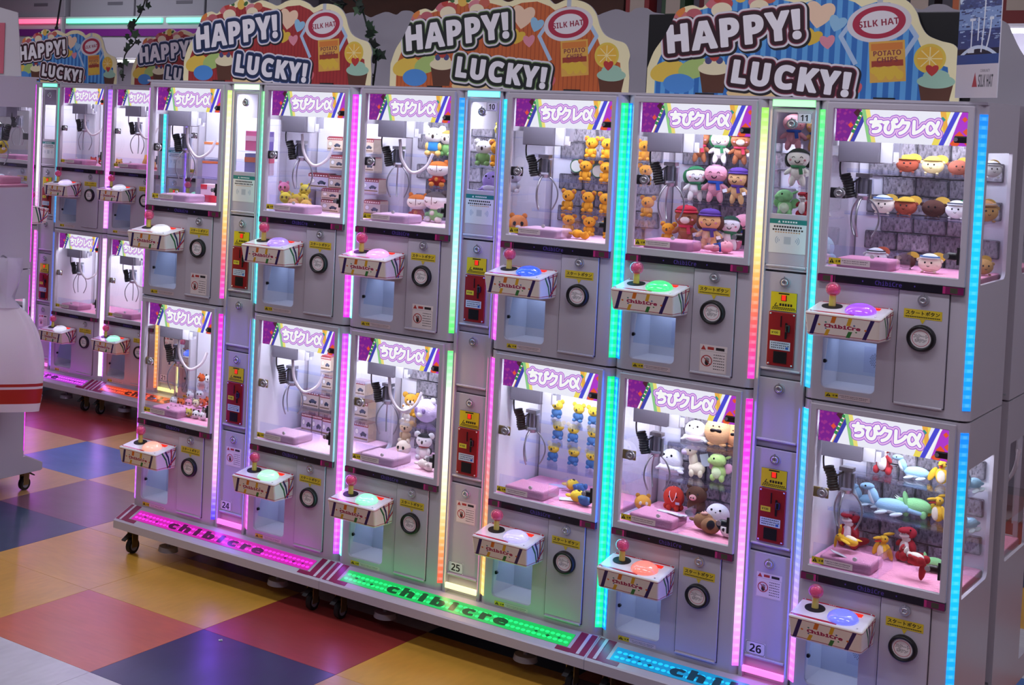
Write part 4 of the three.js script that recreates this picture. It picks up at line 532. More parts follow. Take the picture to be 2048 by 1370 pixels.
    mesh('teeth', G('trex.teeth', () => merge([-2, -1, 0, 1, 2].map((k) => new THREE.ConeGeometry(0.02, 0.045, 6).rotateX(Math.PI).translate(k * 0.045, 0.765, 0.29 - Math.abs(k) * 0.03)))), plush(0xf4f4f2), t);
  },
  ptero(t, o) {
    mesh('body', G('pt.body', () => merge([ell(0.19, 0.26, 0.16, 0, 0.3, 0), ell(0.13, 0.13, 0.15, 0, 0.68, 0.0, 14), ell(0.06, 0.05, 0.2, 0, 0.74, 0.24, 12), ell(0.05, 0.05, 0.24, 0, 0.83, -0.2, 12), ell(0.08, 0.12, 0.08, 0, 0.54, 0, 12)])), plush(o.c), t);
    mesh('wings', G('pt.wings', () => merge([ell(0.10, 0.26, 0.035, -0.27, 0.33, 0.02, 14, -0.45), ell(0.10, 0.26, 0.035, 0.27, 0.33, 0.02, 14, 0.45)])), plush(o.c), t); mesh('belly', G('pt.belly', () => merge([ell(0.13, 0.21, 0.08, 0, 0.29, 0.1)])), plush(o.belly), t); mesh('beak', G('pt.beak', () => ell(0.05, 0.035, 0.18, 0, 0.64, 0.2, 12)), plush(0xd83a34), t); mesh('eyes', G('pt.eyes', () => merge([ell(0.025, 0.025, 0.02, -0.115, 0.72, 0.06, 8), ell(0.025, 0.025, 0.02, 0.115, 0.72, 0.06, 8)])), EYE, t);
  },
  tricera(t, o) {   // lies along x
    mesh('body', G('tri.body', () => merge([ell(0.62, 0.38, 0.34, 0.1, 0.46, 0, 18), ell(0.3, 0.3, 0.28, -0.55, 0.46, 0.05, 16), ell(0.14, 0.2, 0.14, -0.3, 0.16, 0.2, 10), ell(0.14, 0.2, 0.14, 0.42, 0.16, 0.2, 10), ell(0.14, 0.2, 0.14, -0.3, 0.16, -0.2, 10), ell(0.14, 0.2, 0.14, 0.42, 0.16, -0.2, 10), ell(0.3, 0.1, 0.1, 0.75, 0.36, 0, 10, 0.2)])), plush(o.c), t);
    mesh('frill', G('tri.frill', () => ell(0.1, 0.42, 0.42, -0.34, 0.66, 0, 16, 0.25)), plush(o.c), t); mesh('horns', G('tri.horns', () => merge([-1, 1].map((s) => new THREE.ConeGeometry(0.06, 0.28, 8).rotateZ(0.9).translate(-0.72, 0.74, s * 0.14)).concat([new THREE.ConeGeometry(0.05, 0.14, 8).rotateZ(1.2).translate(-0.86, 0.52, 0.05)]))), plush(0xe8eedc), t); mesh('eyes', G('tri.eyes', () => merge([ell(0.04, 0.04, 0.03, -0.68, 0.56, 0.24, 8)])), EYE, t);
  },
  brachio(t, o) {
    mesh('body', G('br.body', () => merge([ell(0.55, 0.26, 0.26, 0.25, 0.3, 0, 18), ell(0.16, 0.3, 0.14, -0.34, 0.58, 0.02, 14, 0.35), ell(0.24, 0.13, 0.13, -0.56, 0.86, 0.03, 14, 0.1), ell(0.4, 0.1, 0.1, 0.9, 0.22, -0.05, 12, -0.15)])), plush(o.c), t);
    mesh('flippers', G('br.flip', () => merge([ell(0.22, 0.07, 0.12, -0.05, 0.08, 0.26, 12, 0.3), ell(0.22, 0.07, 0.12, 0.45, 0.08, 0.26, 12, 0.3), ell(0.22, 0.07, 0.12, -0.05, 0.08, -0.24, 12, 0.3)])), plush(o.belly), t); mesh('eyes', G('br.eyes', () => ell(0.035, 0.035, 0.02, -0.60, 0.89, 0.15, 8)), EYE, t);
    mesh('belly', G('br.belly', () => merge([ell(0.1, 0.26, 0.1, -0.4, 0.52, 0.06, 12, 0.35), ell(0.4, 0.12, 0.2, 0.2, 0.17, 0.04, 12)])), plush(o.belly), t);
  },
  round(t, o) {   // round little animal
    mesh('body', G('rd.body', () => merge([ell(0.47, 0.45, 0.45, 0, 0.45, 0, 18)])), plush(o.c), t); mesh('ears', G('rd.ears', () => merge([ell(0.13, 0.14, 0.07, -0.3, 0.86, 0, 12), ell(0.13, 0.14, 0.07, 0.3, 0.86, 0, 12)])), plush(o.ear ?? o.c), t);
    mesh('eyes', G('rd.eyes', () => merge([ell(0.09, 0.11, 0.04, -0.17, 0.5, 0.405, 10), ell(0.09, 0.11, 0.04, 0.17, 0.5, 0.405, 10)])), plush(o.eye ?? 0x1a1618), t); mesh('snout', G('rd.sn', () => ell(0.13, 0.10, 0.08, 0, 0.34, 0.41, 12)), plush(o.snout ?? 0xf2ece6), t);
  },
  face(t, o) {
    mesh('body', G('fc.body', () => ell(0.47, 0.5, 0.4, 0, 0.5, 0, 20)), plush(o.c), t); mesh('mouth', G('fc.mouth', () => new THREE.CapsuleGeometry(0.07, 0.26, 4, 10).rotateZ(Math.PI / 2).scale(1, 1, 0.4).translate(0, 0.58, 0.37)), EYE, t); mesh('eyes', G('fc.eyes', () => merge([ell(0.03, 0.03, 0.02, -0.1, 0.74, 0.345, 8), ell(0.03, 0.03, 0.02, 0.1, 0.74, 0.345, 8)])), EYE, t); mesh('feet', G('fc.feet', () => merge([ell(0.13, 0.07, 0.14, -0.2, 0.05, 0.1, 10), ell(0.13, 0.07, 0.14, 0.2, 0.05, 0.1, 10)])), plush(o.c), t);
  },
  octopus(t, o) {
    mesh('body', G('oc.body', () => merge([ell(0.42, 0.46, 0.38, 0, 0.52, 0, 20)].concat([0, 1, 2, 3, 4, 5].map((k) => ell(0.11, 0.13, 0.11, Math.cos(k * 1.047) * 0.3, 0.12, Math.sin(k * 1.047) * 0.28, 10))))), plush(o.c), t); mesh('eyes', G('oc.eyes', () => merge([ell(0.035, 0.045, 0.02, -0.15, 0.6, 0.345, 8), ell(0.035, 0.045, 0.02, 0.15, 0.6, 0.345, 8)])), EYE, t); mesh('string', G('oc.str', () => tube([[-0.08, 0.98, 0], [-0.14, 0.7, 0.37], [0, 0.4, 0.4], [0.12, 0.68, 0.37], [0.05, 0.98, 0]], 0.012, 20, 6)), mat(0xf0eeee, 0.7), t); mesh('paper_tag', box(0.16, 0.1, 0.01), mat(0xb8c0d8, 0.6), t, 0.2, 0.36, 0.4);
  },
  boar(t, o) {
    mesh('body', G('bo.body', () => merge([ell(0.3, 0.32, 0.26, 0, 0.32, 0, 16), ell(0.34, 0.3, 0.28, 0, 0.68, 0.03, 18), ell(0.09, 0.11, 0.05, -0.26, 0.94, 0, 10, 0.4), ell(0.09, 0.11, 0.05, 0.26, 0.94, 0, 10, -0.4)])), plush(o.c), t); mesh('snout', G('bo.sn', () => ell(0.12, 0.1, 0.07, -0.03, 0.64, 0.31, 14)), plush(0xf0b8b0), t); mesh('muzzle_dots', G('bo.dots', () => merge([ell(0.02, 0.03, 0.015, -0.07, 0.64, 0.375, 8), ell(0.02, 0.03, 0.015, 0.01, 0.64, 0.375, 8), ell(0.03, 0.035, 0.02, -0.16, 0.76, 0.27, 8), ell(0.03, 0.035, 0.02, 0.12, 0.76, 0.28, 8)])), EYE, t); mesh('feet', G('bo.feet', () => merge([ell(0.15, 0.09, 0.17, -0.17, 0.08, 0.14, 12), ell(0.15, 0.09, 0.17, 0.17, 0.08, 0.14, 12)])), plush(o.feet ?? 0x1c1614), t);
  },
  seal(t, o) {
    mesh('body', G('se.body', () => merge([ell(0.44, 0.42, 0.36, 0, 0.46, 0, 20), ell(0.5, 0.18, 0.4, 0, 0.17, 0.02, 16), ell(0.16, 0.07, 0.14, -0.42, 0.12, 0.16, 10, 0.4), ell(0.16, 0.07, 0.14, 0.42, 0.12, 0.16, 10, -0.4)])), plush(o.c), t); mesh('belly', G('se.belly', () => ell(0.3, 0.12, 0.1, 0, 0.2, 0.34, 12)), plush(o.belly ?? 0xf0d0dc), t); mesh('eyes', G('se.eyes', () => merge([ell(0.045, 0.05, 0.03, -0.2, 0.68, 0.27, 8), ell(0.045, 0.05, 0.03, 0.12, 0.68, 0.30, 8), ell(0.03, 0.022, 0.02, -0.04, 0.6, 0.335, 8)])), EYE, t);
  },
  giraffe(t, o) {
    mesh('body', G('gi.body', () => merge([ell(0.26, 0.22, 0.2, 0.1, 0.24, 0, 16), ell(0.14, 0.32, 0.13, -0.02, 0.5, 0, 14, 0.12), ell(0.22, 0.15, 0.15, -0.12, 0.8, 0.03, 16, 0.25), ell(0.09, 0.05, 0.04, 0.09, 0.9, 0.02, 10, 0.7), ell(0.025, 0.09, 0.025, -0.06, 0.97, 0, 8, 0.5), ell(0.08, 0.13, 0.09, -0.05, 0.1, 0.14, 10), ell(0.08, 0.13, 0.09, 0.22, 0.1, 0.14, 10)])), plush(o.c), t); mesh('muzzle', G('gi.muz', () => ell(0.12, 0.1, 0.12, -0.28, 0.75, 0.05, 12, 0.25)), plush(o.belly), t); mesh('eyes', G('gi.eyes', () => ell(0.03, 0.035, 0.02, -0.12, 0.83, 0.175, 8)), EYE, t); const g = mesh('paper_tag', box(0.26, 0.4, 0.008), mat(0xc8d4dc, 0.6), t, 0.34, 0.55, 0.06); g.rotation.z = 0.25;
  },
  dragon(t, o) {
    mesh('body', G('dr.body', () => merge([ell(0.26, 0.28, 0.22, 0, 0.3, 0, 16), ell(0.3, 0.24, 0.24, -0.04, 0.72, 0.04, 18), ell(0.16, 0.12, 0.12, -0.22, 0.68, 0.12, 12), ell(0.1, 0.14, 0.12, -0.16, 0.1, 0.12, 10), ell(0.1, 0.14, 0.12, 0.16, 0.1, 0.12, 10), ell(0.14, 0.05, 0.05, 0.3, 0.86, 0, 10, 0.5)])), plush(o.c), t); mesh('belly', G('dr.belly', () => ell(0.18, 0.2, 0.1, -0.02, 0.28, 0.16, 12)), plush(o.belly), t); mesh('wings', G('dr.wing', () => merge([ell(0.16, 0.2, 0.03, 0.32, 0.46, -0.02, 12, -0.5), ell(0.12, 0.16, 0.03, -0.3, 0.44, -0.1, 12, 0.5)])), plush(o.wing), t); mesh('eyes', G('dr.eyes', () => ell(0.035, 0.04, 0.02, -0.1, 0.8, 0.26, 8)), EYE, t);
  },
  cat(t, o) {
    mesh('head', G('ct.head', () => merge([ell(0.44, 0.29, 0.3, 0, 0.68, 0.02, 20)])), plush(o.face), t); mesh('crown', G('ct.crown', () => merge([new THREE.SphereGeometry(0.45, 20, 8, 0, 7, 0, 1.15).scale(1, 0.66, 0.7).translate(0, 0.695, 0.0), ell(0.1, 0.12, 0.06, -0.3, 0.94, 0, 10, 0.4), ell(0.1, 0.12, 0.06, 0.3, 0.94, 0, 10, -0.4)])), plush(o.c), t); mesh('body', G('ct.body', () => merge([ell(0.26, 0.23, 0.2, 0, 0.26, 0, 16), ell(0.1, 0.08, 0.12, -0.24, 0.24, 0.1, 10), ell(0.1, 0.08, 0.12, 0.24, 0.24, 0.1, 10)])), plush(o.body), t); mesh('paws', G('ct.paws', () => merge([ell(0.11, 0.1, 0.13, -0.2, 0.1, 0.14, 10), ell(0.11, 0.1, 0.13, 0.2, 0.1, 0.14, 10), ell(0.08, 0.08, 0.08, 0, 0.3, 0.2, 10)])), plush(o.paw), t); mesh('eyes', G('ct.eyes', () => merge([smile(-0.17, 0.7, 0.295, 0.06), smile(0.17, 0.7, 0.295, 0.06), ell(0.012, 0.16, 0.012, 0.03, 0.72, 0.31, 8)])), plush(0x6a3c30), t);
  },
};
const cartons = [printed(cartonTex('#cbb8a4'), 0.5), printed(cartonTex('#c8bccc'), 0.5)], cartonSide = mat(0xb8a490, 0.6), cartonTop = mat(0x8c3038, 0.5);
// keeps a toy inside the glass case it stands in
function settle(t, x0, x1, zMax = -0.026) {
  if (x0 === undefined) for (let b = 0; b < 3; b++) for (let c = 0; c < 2; c++) { const o = b * PERIOD + c * COL; if (t.position.x > o + XL - 0.04 && t.position.x < o + XR + 0.06) { x0 = o + XL + 0.013; x1 = o + XR - 0.013; } }
  if (x0 === undefined) return; t.updateMatrixWorld(true); const b = new THREE.Box3().setFromObject(t, true);
  if (b.max.x > x1) t.position.x -= b.max.x - x1; if (b.min.x < x0) t.position.x += x0 - b.min.x; if (b.min.z < -0.3665) t.position.z += -0.3665 - b.min.z; if (b.max.z > zMax) t.position.z -= b.max.z - zMax; t.position.y += t.position.y - b.min.y + 0.0006;
}
function placed(name, label, category, px, py, z, y, group, turn) { const p = atZ(px, py, z), t = thing(name, label, category, p.x, y, z, turn ?? rr(-0.12, 0.35), group); t.mm = p.mm; return t; }
function toy(kind, name, label, o, px, py, hpx, z, y, group, turn) { const t = placed(name, label, 'plush toy', px, py, z, y, group, turn); PLUSH[kind](t, o); t.scale.setScalar(hpx * t.mm * (BIG[kind] ?? 1)); settle(t); return t; }
const BIG = { doll: 1.1, trex: 1.08, ptero: 1.1, brachio: 1.05 };
function lying(kind, name, label, o, px, py, lenpx, z, y, turn, group) {   // lying on its back, head to one side
  const p = atZ(px, py, z), t = thing(name, label, 'plush toy', p.x, y, z, 0, group), h = lenpx * p.mm; PLUSH[kind](t, o); t.scale.setScalar(h); t.rotation.order = 'YXZ'; t.rotation.set(-Math.PI / 2 + 0.12, turn, 0); t.position.y = y + 0.21 * h; t.position.x -= Math.sin(turn) * h * -0.5 * 1; t.position.z += Math.cos(turn) * h * 0.4; settle(t); t.updateMatrixWorld(true); t.position.y += y + 0.0006 - new THREE.Box3().setFromObject(t, true).min.y; return t;
}
function carton(label, px, py, wpx, hpx, z, y, k, group) { const t = placed('toy_carton', label, 'toy box', px, py, z, y, group, 0.0), mm = t.mm; const w = wpx * mm * 1.22, h = hpx * mm; mesh('carton', box(w, h, 0.06), [cartonSide, cartonSide, cartonTop, cartonSide, cartons[k], cartonSide], t, 0, h / 2, 0); mesh('window_flap', box(w * 0.96, 0.003, 0.05), cartonTop, t, 0, h + 0.0016, 0); settle(t); return t; }
function shelf(m, col, y, z0 = -0.372, z1 = -0.20) { const g = mesh('prize_shelf', box(0.40, 0.004, z1 - z0), M.acrylic, m, col * COL + 0.209, y - 0.002, (z0 + z1) / 2); mesh('shelf_lip', box(0.40, 0.012, 0.003), M.acrylic, g, 0, 0.004, (z1 - z0) / 2); return y; }
const FL = (u) => Y0[u] + 0.403;     // top of a prize floor
const rowY = (px, py, z) => atZ(px, py, z).y;
let z, y, gr, at;

// machine 26, upper booth after the pillar: round animals with hats
at = 'in upper booth after pillar 11'; gr = 'round hatted plush animals'; z = -0.31;
y = shelf(m3, 1, rowY(1815, 346, z));
toy('critter', 'plush_animal', 'red-brown round plush with yellow hat on top shelf ' + at, { c: 0xa85038, hat: 0xe8c048 }, 1815, 328, 40, z, y, gr); toy('critter', 'plush_animal', 'pale yellow round plush on top shelf ' + at, { c: 0xf0dca0, hat: 0xf0d060 }, 1866, 332, 40, z, y, gr); toy('critter', 'plush_animal', 'brown round plush on top shelf ' + at, { c: 0xa05a48 }, 1917, 338, 38, z, y, gr); toy('critter', 'plush_animal', 'white round plush behind side window, top shelf ' + at, { c: 0xeeeeee, hat: 0xf4f4f4, band: 0x444450 }, 1990, 340, 38, -0.27, y, gr, 0.7);
y = shelf(m3, 1, rowY(1812, 431, z));
toy('critter', 'plush_animal', 'cream round plush with blue cap on middle shelf ' + at, { c: 0xf2e8d4, hat: 0xe8eef4, band: 0x6a9ad8 }, 1766, 407, 41, z, y, gr); toy('critter', 'plush_animal', 'red-brown round plush with yellow cap on middle shelf ' + at, { c: 0xa85038, hat: 0xe8c048 }, 1812, 411, 41, z, y, gr); toy('critter', 'plush_animal', 'dark brown round plush on middle shelf ' + at, { c: 0x4e2c22 }, 1868, 408, 43, z, y, gr); toy('critter', 'plush_animal', 'white round plush with dark helmet band on middle shelf ' + at, { c: 0xf0f0ee, hat: 0xf4f4f4, band: 0x55586a, card: 0x3a8a5a }, 1914, 416, 41, z, y, gr); toy('critter', 'plush_animal', 'tan round plush behind side window, middle shelf ' + at, { c: 0xd8a860, hat: 0xc89058, band: 0xe8d0c0 }, 1989, 421, 48, -0.26, y, gr, 0.7);
y = FL(1); z = -0.15;
toy('critter', 'plush_animal', 'white round plush with dark cap band on pink floor ' + at, { c: 0xf0eeec, hat: 0xf4f4f4, band: 0x4a4650, card: 0xd86a4a }, 1752, 506, 40, -0.2, y, gr); toy('critter', 'plush_animal', 'dark brown round plush on pink floor ' + at, { c: 0x54302a }, 1812, 510, 36, -0.2, y, gr); toy('critter', 'plush_animal', 'cream round plush with blue cap on pink floor ' + at, { c: 0xf2e6d0, hat: 0xeef2f6, band: 0x6a9ad8 }, 1860, 521, 42, -0.15, y, gr); toy('critter', 'plush_animal', 'tan round plush on the pink floor behind side window ' + at, { c: 0xd0a060 }, 1980, 525, 40, -0.24, y, gr, 0.7);

// machine 26, upper booth before the pillar: dolls with scarves
at = 'in upper booth before pillar 11'; gr = 'plush dolls with scarves'; z = -0.31;
const GREEN = { c: 0xf2f0ea, hair: 0x2e7a4a, scarf: 0x3a8a5a }, PINKD = { c: 0xe09aa8, scarf: 0x2a5ac0, tag: 1 }, TAN = { c: 0xdcae74, hair: 0x5a3424, hat: 0x5a3a90, scarf: 0x5a3a98, tag: 1 }, BROWN = { c: 0x9a5a38, ears: 1, muzzle: 0xf0e4d8, hat: 0xc8283c, scarf: 0xd83a5a };
y = shelf(m3, 0, rowY(1440, 328, z));
toy('doll', 'plush_doll', 'brown plush bear with red beret on top shelf ' + at, BROWN, 1400, 297, 58, z, y, gr); toy('doll', 'plush_doll', 'white plush doll with green hair on top shelf ' + at, GREEN, 1440, 300, 58, z, y, gr); toy('doll', 'plush_doll', 'brown plush bear with white tag on top shelf ' + at, { ...BROWN, tag: 1 }, 1480, 301, 58, z, y, gr);
y = shelf(m3, 0, rowY(1431, 406, z));
toy('doll', 'plush_doll', 'white plush doll with green hair on middle shelf ' + at, GREEN, 1391, 370, 62, z, y, gr, 0.5); toy('doll', 'plush_doll', 'pink plush doll with blue scarf on middle shelf ' + at, PINKD, 1431, 370, 70, z, y, gr); toy('doll', 'plush_doll', 'tan plush doll with purple scarf on middle shelf ' + at, TAN, 1475, 382, 62, z, y, gr);
y = FL(1);
toy('doll', 'plush_doll', 'brown plush bear with red hat on pink floor ' + at, { ...BROWN, tag: 1 }, 1372, 448, 68, -0.26, y, gr); toy('doll', 'plush_doll', 'tan plush doll with purple scarf leaning on pink floor ' + at, TAN, 1419, 456, 68, -0.22, y, gr); toy('doll', 'plush_doll', 'white plush doll with dark green hair on pink floor ' + at, { ...GREEN, hair: 0x26503a, tag: 1 }, 1461, 455, 60, -0.27, y, gr); toy('doll', 'plush_doll', 'pink plush doll with blue scarf on pink floor ' + at, PINKD, 1488, 450, 66, -0.3, y, gr);
lying('doll', 'plush_doll', 'pink plush doll lying on its back on pink floor ' + at, PINKD, 1440, 488, 56, -0.13, y, -1.1, gr);

// machine 26, lower booth after the pillar: dinosaurs
at = 'in lower booth after pillar 26'; gr = 'plush dinosaurs'; z = -0.31;
const RED = { c: 0xb02430, belly: 0xf0e8e0 }, YEL = { c: 0xe8b830, belly: 0xf4e6cc }, BLU = { c: 0x9cc8e0, belly: 0xdcecf2 }, GRN = { c: 0x8ed08a }, GREY = { c: 0x88b4cc, belly: 0xc8dce6 };
y = shelf(m3, 1, rowY(1826, 958, z));
toy('trex', 'plush_dinosaur', 'red and white plush dinosaur on top shelf ' + at, RED, 1768, 928, 62, z, y, gr); toy('brachio', 'plush_dinosaur', 'pale blue long-necked plush dinosaur on top shelf ' + at, BLU, 1822, 934, 42, z, y, gr, 0.1); toy('ptero', 'plush_dinosaur', 'yellow winged plush dinosaur on top shelf ' + at, YEL, 1884, 944, 56, z, y, gr); toy('brachio', 'plush_dinosaur', 'pale blue plush dinosaur behind side window, top shelf ' + at, BLU, 1957, 962, 44, -0.28, y, gr, 1.35);
y = shelf(m3, 1, rowY(1826, 1034, z));
toy('brachio', 'plush_dinosaur', 'grey-blue plush dinosaur on middle shelf ' + at, GREY, 1731, 1003, 40, -0.33, y, gr, 0.2); toy('brachio', 'plush_dinosaur', 'sky blue long-necked plush dinosaur on middle shelf ' + at, BLU, 1768, 1000, 54, -0.28, y, gr, 0.1); toy('tricera', 'plush_dinosaur', 'green horned plush dinosaur on middle shelf ' + at, GRN, 1828, 1014, 44, z, y, gr, 0.1); toy('ptero', 'plush_dinosaur', 'yellow winged plush dinosaur on middle shelf ' + at, YEL, 1877, 1012, 60, z, y, gr, -0.6); toy('brachio', 'plush_dinosaur', 'pale blue plush dinosaur behind side window, middle shelf ' + at, BLU, 1952, 1037, 44, -0.26, y, gr, 1.35);
y = FL(0);
toy('trex', 'plush_dinosaur', 'red plush dinosaur behind a lying yellow one ' + at, RED, 1703, 1050, 74, -0.3, y, gr, -0.4); toy('ptero', 'plush_dinosaur', 'yellow winged plush dinosaur standing on pink floor ' + at, YEL, 1768, 1072, 58, -0.24, y, gr, -0.5); toy('trex', 'plush_dinosaur', 'red plush dinosaur standing alone on pink floor ' + at, RED, 1817, 1073, 72, -0.27, y, gr, -0.4); toy('tricera', 'plush_dinosaur', 'green horned plush dinosaur on pink floor ' + at, { c: 0x8ed08a }, 1866, 1098, 34, -0.22, y, gr, 0.2);
lying('ptero', 'plush_dinosaur', 'yellow and white plush dinosaur lying beside a price card ' + at, YEL, 1690, 1078, 58, -0.12, Y0[0] + 0.437, 1.3, gr); lying('trex', 'plush_dinosaur', 'red and white plush dinosaur lying on pink floor ' + at, RED, 1822, 1128, 62, -0.1, y, 1.35, gr);
{ const p = atZ(1681, 1096, -0.06), t = thing('paper_tag', 'white paper tag under the lying yellow plush dinosaur', 'tag', p.x, Y0[0] + 0.44, -0.06, 0.6); const g = mesh('paper', box(0.055, 0.001, 0.035), mat(0xc2c6cc, 0.6), t); g.rotation.z = -0.35; }

// machine 26, lower booth before the pillar: mixed animals
at = 'in lower booth before pillar 26'; gr = 'mixed plush animals'; z = -0.31;
y = shelf(m3, 0, rowY(1436, 892, z));
toy('seal', 'plush_animal', 'white plush seal on top shelf ' + at, { c: 0xf2f2f4 }, 1392, 858, 48, z, y, gr); toy('face', 'plush_animal', 'tan plush with black mouth on top shelf ' + at, { c: 0xd8a878 }, 1436, 864, 56, z, y, gr); toy('face', 'plush_animal', 'orange tan plush beside the door edge, top shelf ' + at, { c: 0xd89868 }, 1474, 866, 48, -0.34, y, gr);
y = shelf(m3, 0, rowY(1387, 953, z));
toy('seal', 'plush_animal', 'white plush creature on middle shelf ' + at, { c: 0xe8e8f0, belly: 0xf4f4f8 }, 1344, 910, 52, z, y, gr); toy('giraffe', 'plush_animal', 'cream long-necked plush with paper tag on middle shelf ' + at, { c: 0xf0e4c4, belly: 0xe4d4ec }, 1388, 920, 62, z, y, gr); toy('dragon', 'plush_animal', 'lime green plush dragon on middle shelf ' + at, { c: 0xb8dc80, belly: 0xd8ecb0, wing: 0xe4a8c0 }, 1438, 934, 56, z, y, gr);
y = FL(0);
toy('octopus', 'plush_animal', 'red plush octopus with white string on pink floor ' + at, { c: 0xc83a24 }, 1348, 988, 48, -0.29, y, gr); toy('boar', 'plush_animal', 'brown plush boar with pink snout on pink floor ' + at, { c: 0x5c3c26 }, 1394, 985, 60, -0.28, y, gr); toy('seal', 'plush_animal', 'pale grey plush seal on pink floor ' + at, { c: 0xd4d4e0 }, 1437, 1005, 52, -0.2, y, gr);
lying('boar', 'plush_animal', 'brown plush boar with black feet lying on pink floor ' + at, { c: 0x8a6240 }, 1412, 1052, 60, -0.1, y, 1.0, gr); toy('round', 'plush_animal', 'black and white round plush on pink floor ' + at, { c: 0xe4e4e4, ear: 0x202020 }, 1458, 1044, 34, -0.1, y, gr);
{ const p = atZ(1345, 1017, -0.12), t = thing('paper_card', 'white folded paper card lying on the pink block', 'card', p.x, Y0[0] + 0.437, -0.12, -0.1); mesh('sheet', box(0.10, 0.002, 0.022), mat(0xd4d4dc, 0.6), t); const g = mesh('flap', box(0.055, 0.002, 0.02), mat(0xd4d4dc, 0.6), t, 0.02, 0.003, 0.012); g.rotation.y = -0.2; }

// machine 25, upper booth after the pillar: orange bears
at = 'in upper booth after pillar 10'; gr = 'orange plush bears'; z = -0.31;
const ORA = { c: 0xe8a020, nose: 0x5a3418, inner: 0xd87848 };
for (const [row, yb, ids] of [['top', 316, [1184, 1216]], ['second', 363, [1172, 1213]], ['third', 425, [1137, 1177, 1212]]]) { y = shelf(m2, 1, rowY(1180, yb, z)); for (const px of ids) toy('bear', 'plush_bear', 'orange plush bear on ' + row + ' shelf ' + at, ORA, px, yb - 22, 45, z, y, gr); }
for (const [row, yb, px, py] of [['top', 316, 1290, 300], ['second', 363, 1292, 345], ['third', 425, 1296, 405]]) { y = rowY(1180, yb, z); toy('bear', 'plush_bear', 'orange plush bear at glass end of ' + row + ' shelf ' + at, ORA, px, py, 45, z, y, gr); }
y = FL(1); toy('bear', 'plush_bear', 'orange plush bear at glass end of floor ' + at, ORA, 1296, 450, 45, -0.29, y, gr); for (const px of [1137, 1179]) toy('bear', 'plush_bear', 'orange plush bear sitting on floor ' + at, ORA, px, 446, 42, -0.3, y, gr); lying('bear', 'plush_bear', 'orange plush bear lying on floor ' + at, ORA, 1160, 467, 40, -0.14, y, 1.45, gr); toy('bear', 'plush_bear', 'orange plush bear behind the door latch ' + at, ORA, 1216, 462, 36, -0.26, y, gr);
for (const [px, py] of [[1153, 332], [1196, 342]]) { const p = atZ(px, py, -0.355), t = thing('prize_badge', 'round green paper badge hung between orange plush bears', 'badge', p.x, p.y, -0.355, 0, 'green badges'); mesh('disc', cylZ(0.024, 0.024, 0.003, 24), mat(0xdcded0, 0.6), t); mesh('rim', G('rim', () => new THREE.TorusGeometry(0.023, 0.002, 6, 26)), mat(0x3a7a4a, 0.5), t, 0, 0, 0.001); }
// machine 25, upper booth before the pillar
at = 'in upper booth before pillar 10'; gr = 'plush cats and bears'; z = -0.31;
y = shelf(m2, 0, rowY(868, 312, z)); toy('bear', 'plush_bear', 'white plush bear with blue shirt on top shelf ' + at, { c: 0xf0ece6, body: 0xe8c070, shirt: 0x2878b8 }, 868, 280, 62, z, y, gr); toy('bear', 'plush_bear', 'white plush dog with orange ears on top shelf ' + at, { c: 0xf0e8e0, patch: 0xd89048, body: 0x6a9a58 }, 896, 284, 56, -0.33, y, gr);
y = shelf(m2, 0, rowY(876, 374, z)); toy('cat', 'plush_cat', 'orange and white plush cat on middle shelf ' + at, { c: 0xd87830, face: 0xf0e6da, body: 0xc03424, paw: 0xe08a38 }, 876, 348, 52, z, y, gr); 
y = FL(1); toy('cat', 'plush_cat', 'orange and white plush cat on floor ' + at, { c: 0xd87830, face: 0xf0e6da, body: 0xb03028, paw: 0xe08a38 }, 836, 408, 52, -0.27, y, gr); toy('cat', 'plush_cat', 'grey and white plush cat with green suit on floor ' + at, { c: 0x5a4c4a, face: 0xe8dcd6, body: 0x8cc07c, paw: 0xdcd0c8 }, 872, 416, 62, -0.25, y, gr);
// machine 25, lower booth after the pillar
at = 'in lower booth after pillar 25'; gr = 'yellow plush bears in blue shirts'; z = -0.31;
const YB = { c: 0xe8c83c, body: 0x4a7ab0, shirt: 0x4a7ab0, nose: 0x4a4030 };
for (const [row, yb, ids] of [['top', 842, [1115, 1158, 1188]], ['middle', 884, [1117, 1147, 1187]], ['bottom', 930, [1107, 1148, 1184]]]) { y = shelf(m2, 1, rowY(1145, yb, z)); for (const px of ids) toy('bear', 'plush_bear', 'yellow plush bear in blue shirt on ' + row + ' shelf ' + at, YB, px, yb - 20, 40, z, y, gr); }
y = FL(0); lying('bear', 'plush_bear', 'yellow plush bear in blue lying behind another ' + at, YB, 1150, 962, 48, -0.24, y, 1.2, gr); lying('bear', 'plush_bear', 'yellow plush bear in blue shirt lying near the door ' + at, YB, 1160, 1000, 54, -0.1, y, 1.2, gr);
for (const [px, py, zz] of [[1116, 960, -0.26], [1136, 992, -0.12]]) { const p = atZ(px, py, zz), t = thing('paper_tag', 'white paper tag beside a lying yellow plush bear', 'tag', p.x, y + 0.004, zz, 0.5, 'tags of the yellow bears'); const g = mesh('paper', box(0.06, 0.001, 0.032), mat(0xc8ccd6, 0.6), t); g.rotation.x = 0.1; }
// the small owl in the corner seen through the glass side
toy('round', 'plush_owl', 'small orange plush owl beside the glass between machines 25 and 26', { c: 0xd8a040, eye: 0xf0f0f0, snout: 0x8a5a70 }, 1267, 984, 34, -0.2, FL(0), undefined, 0.5);
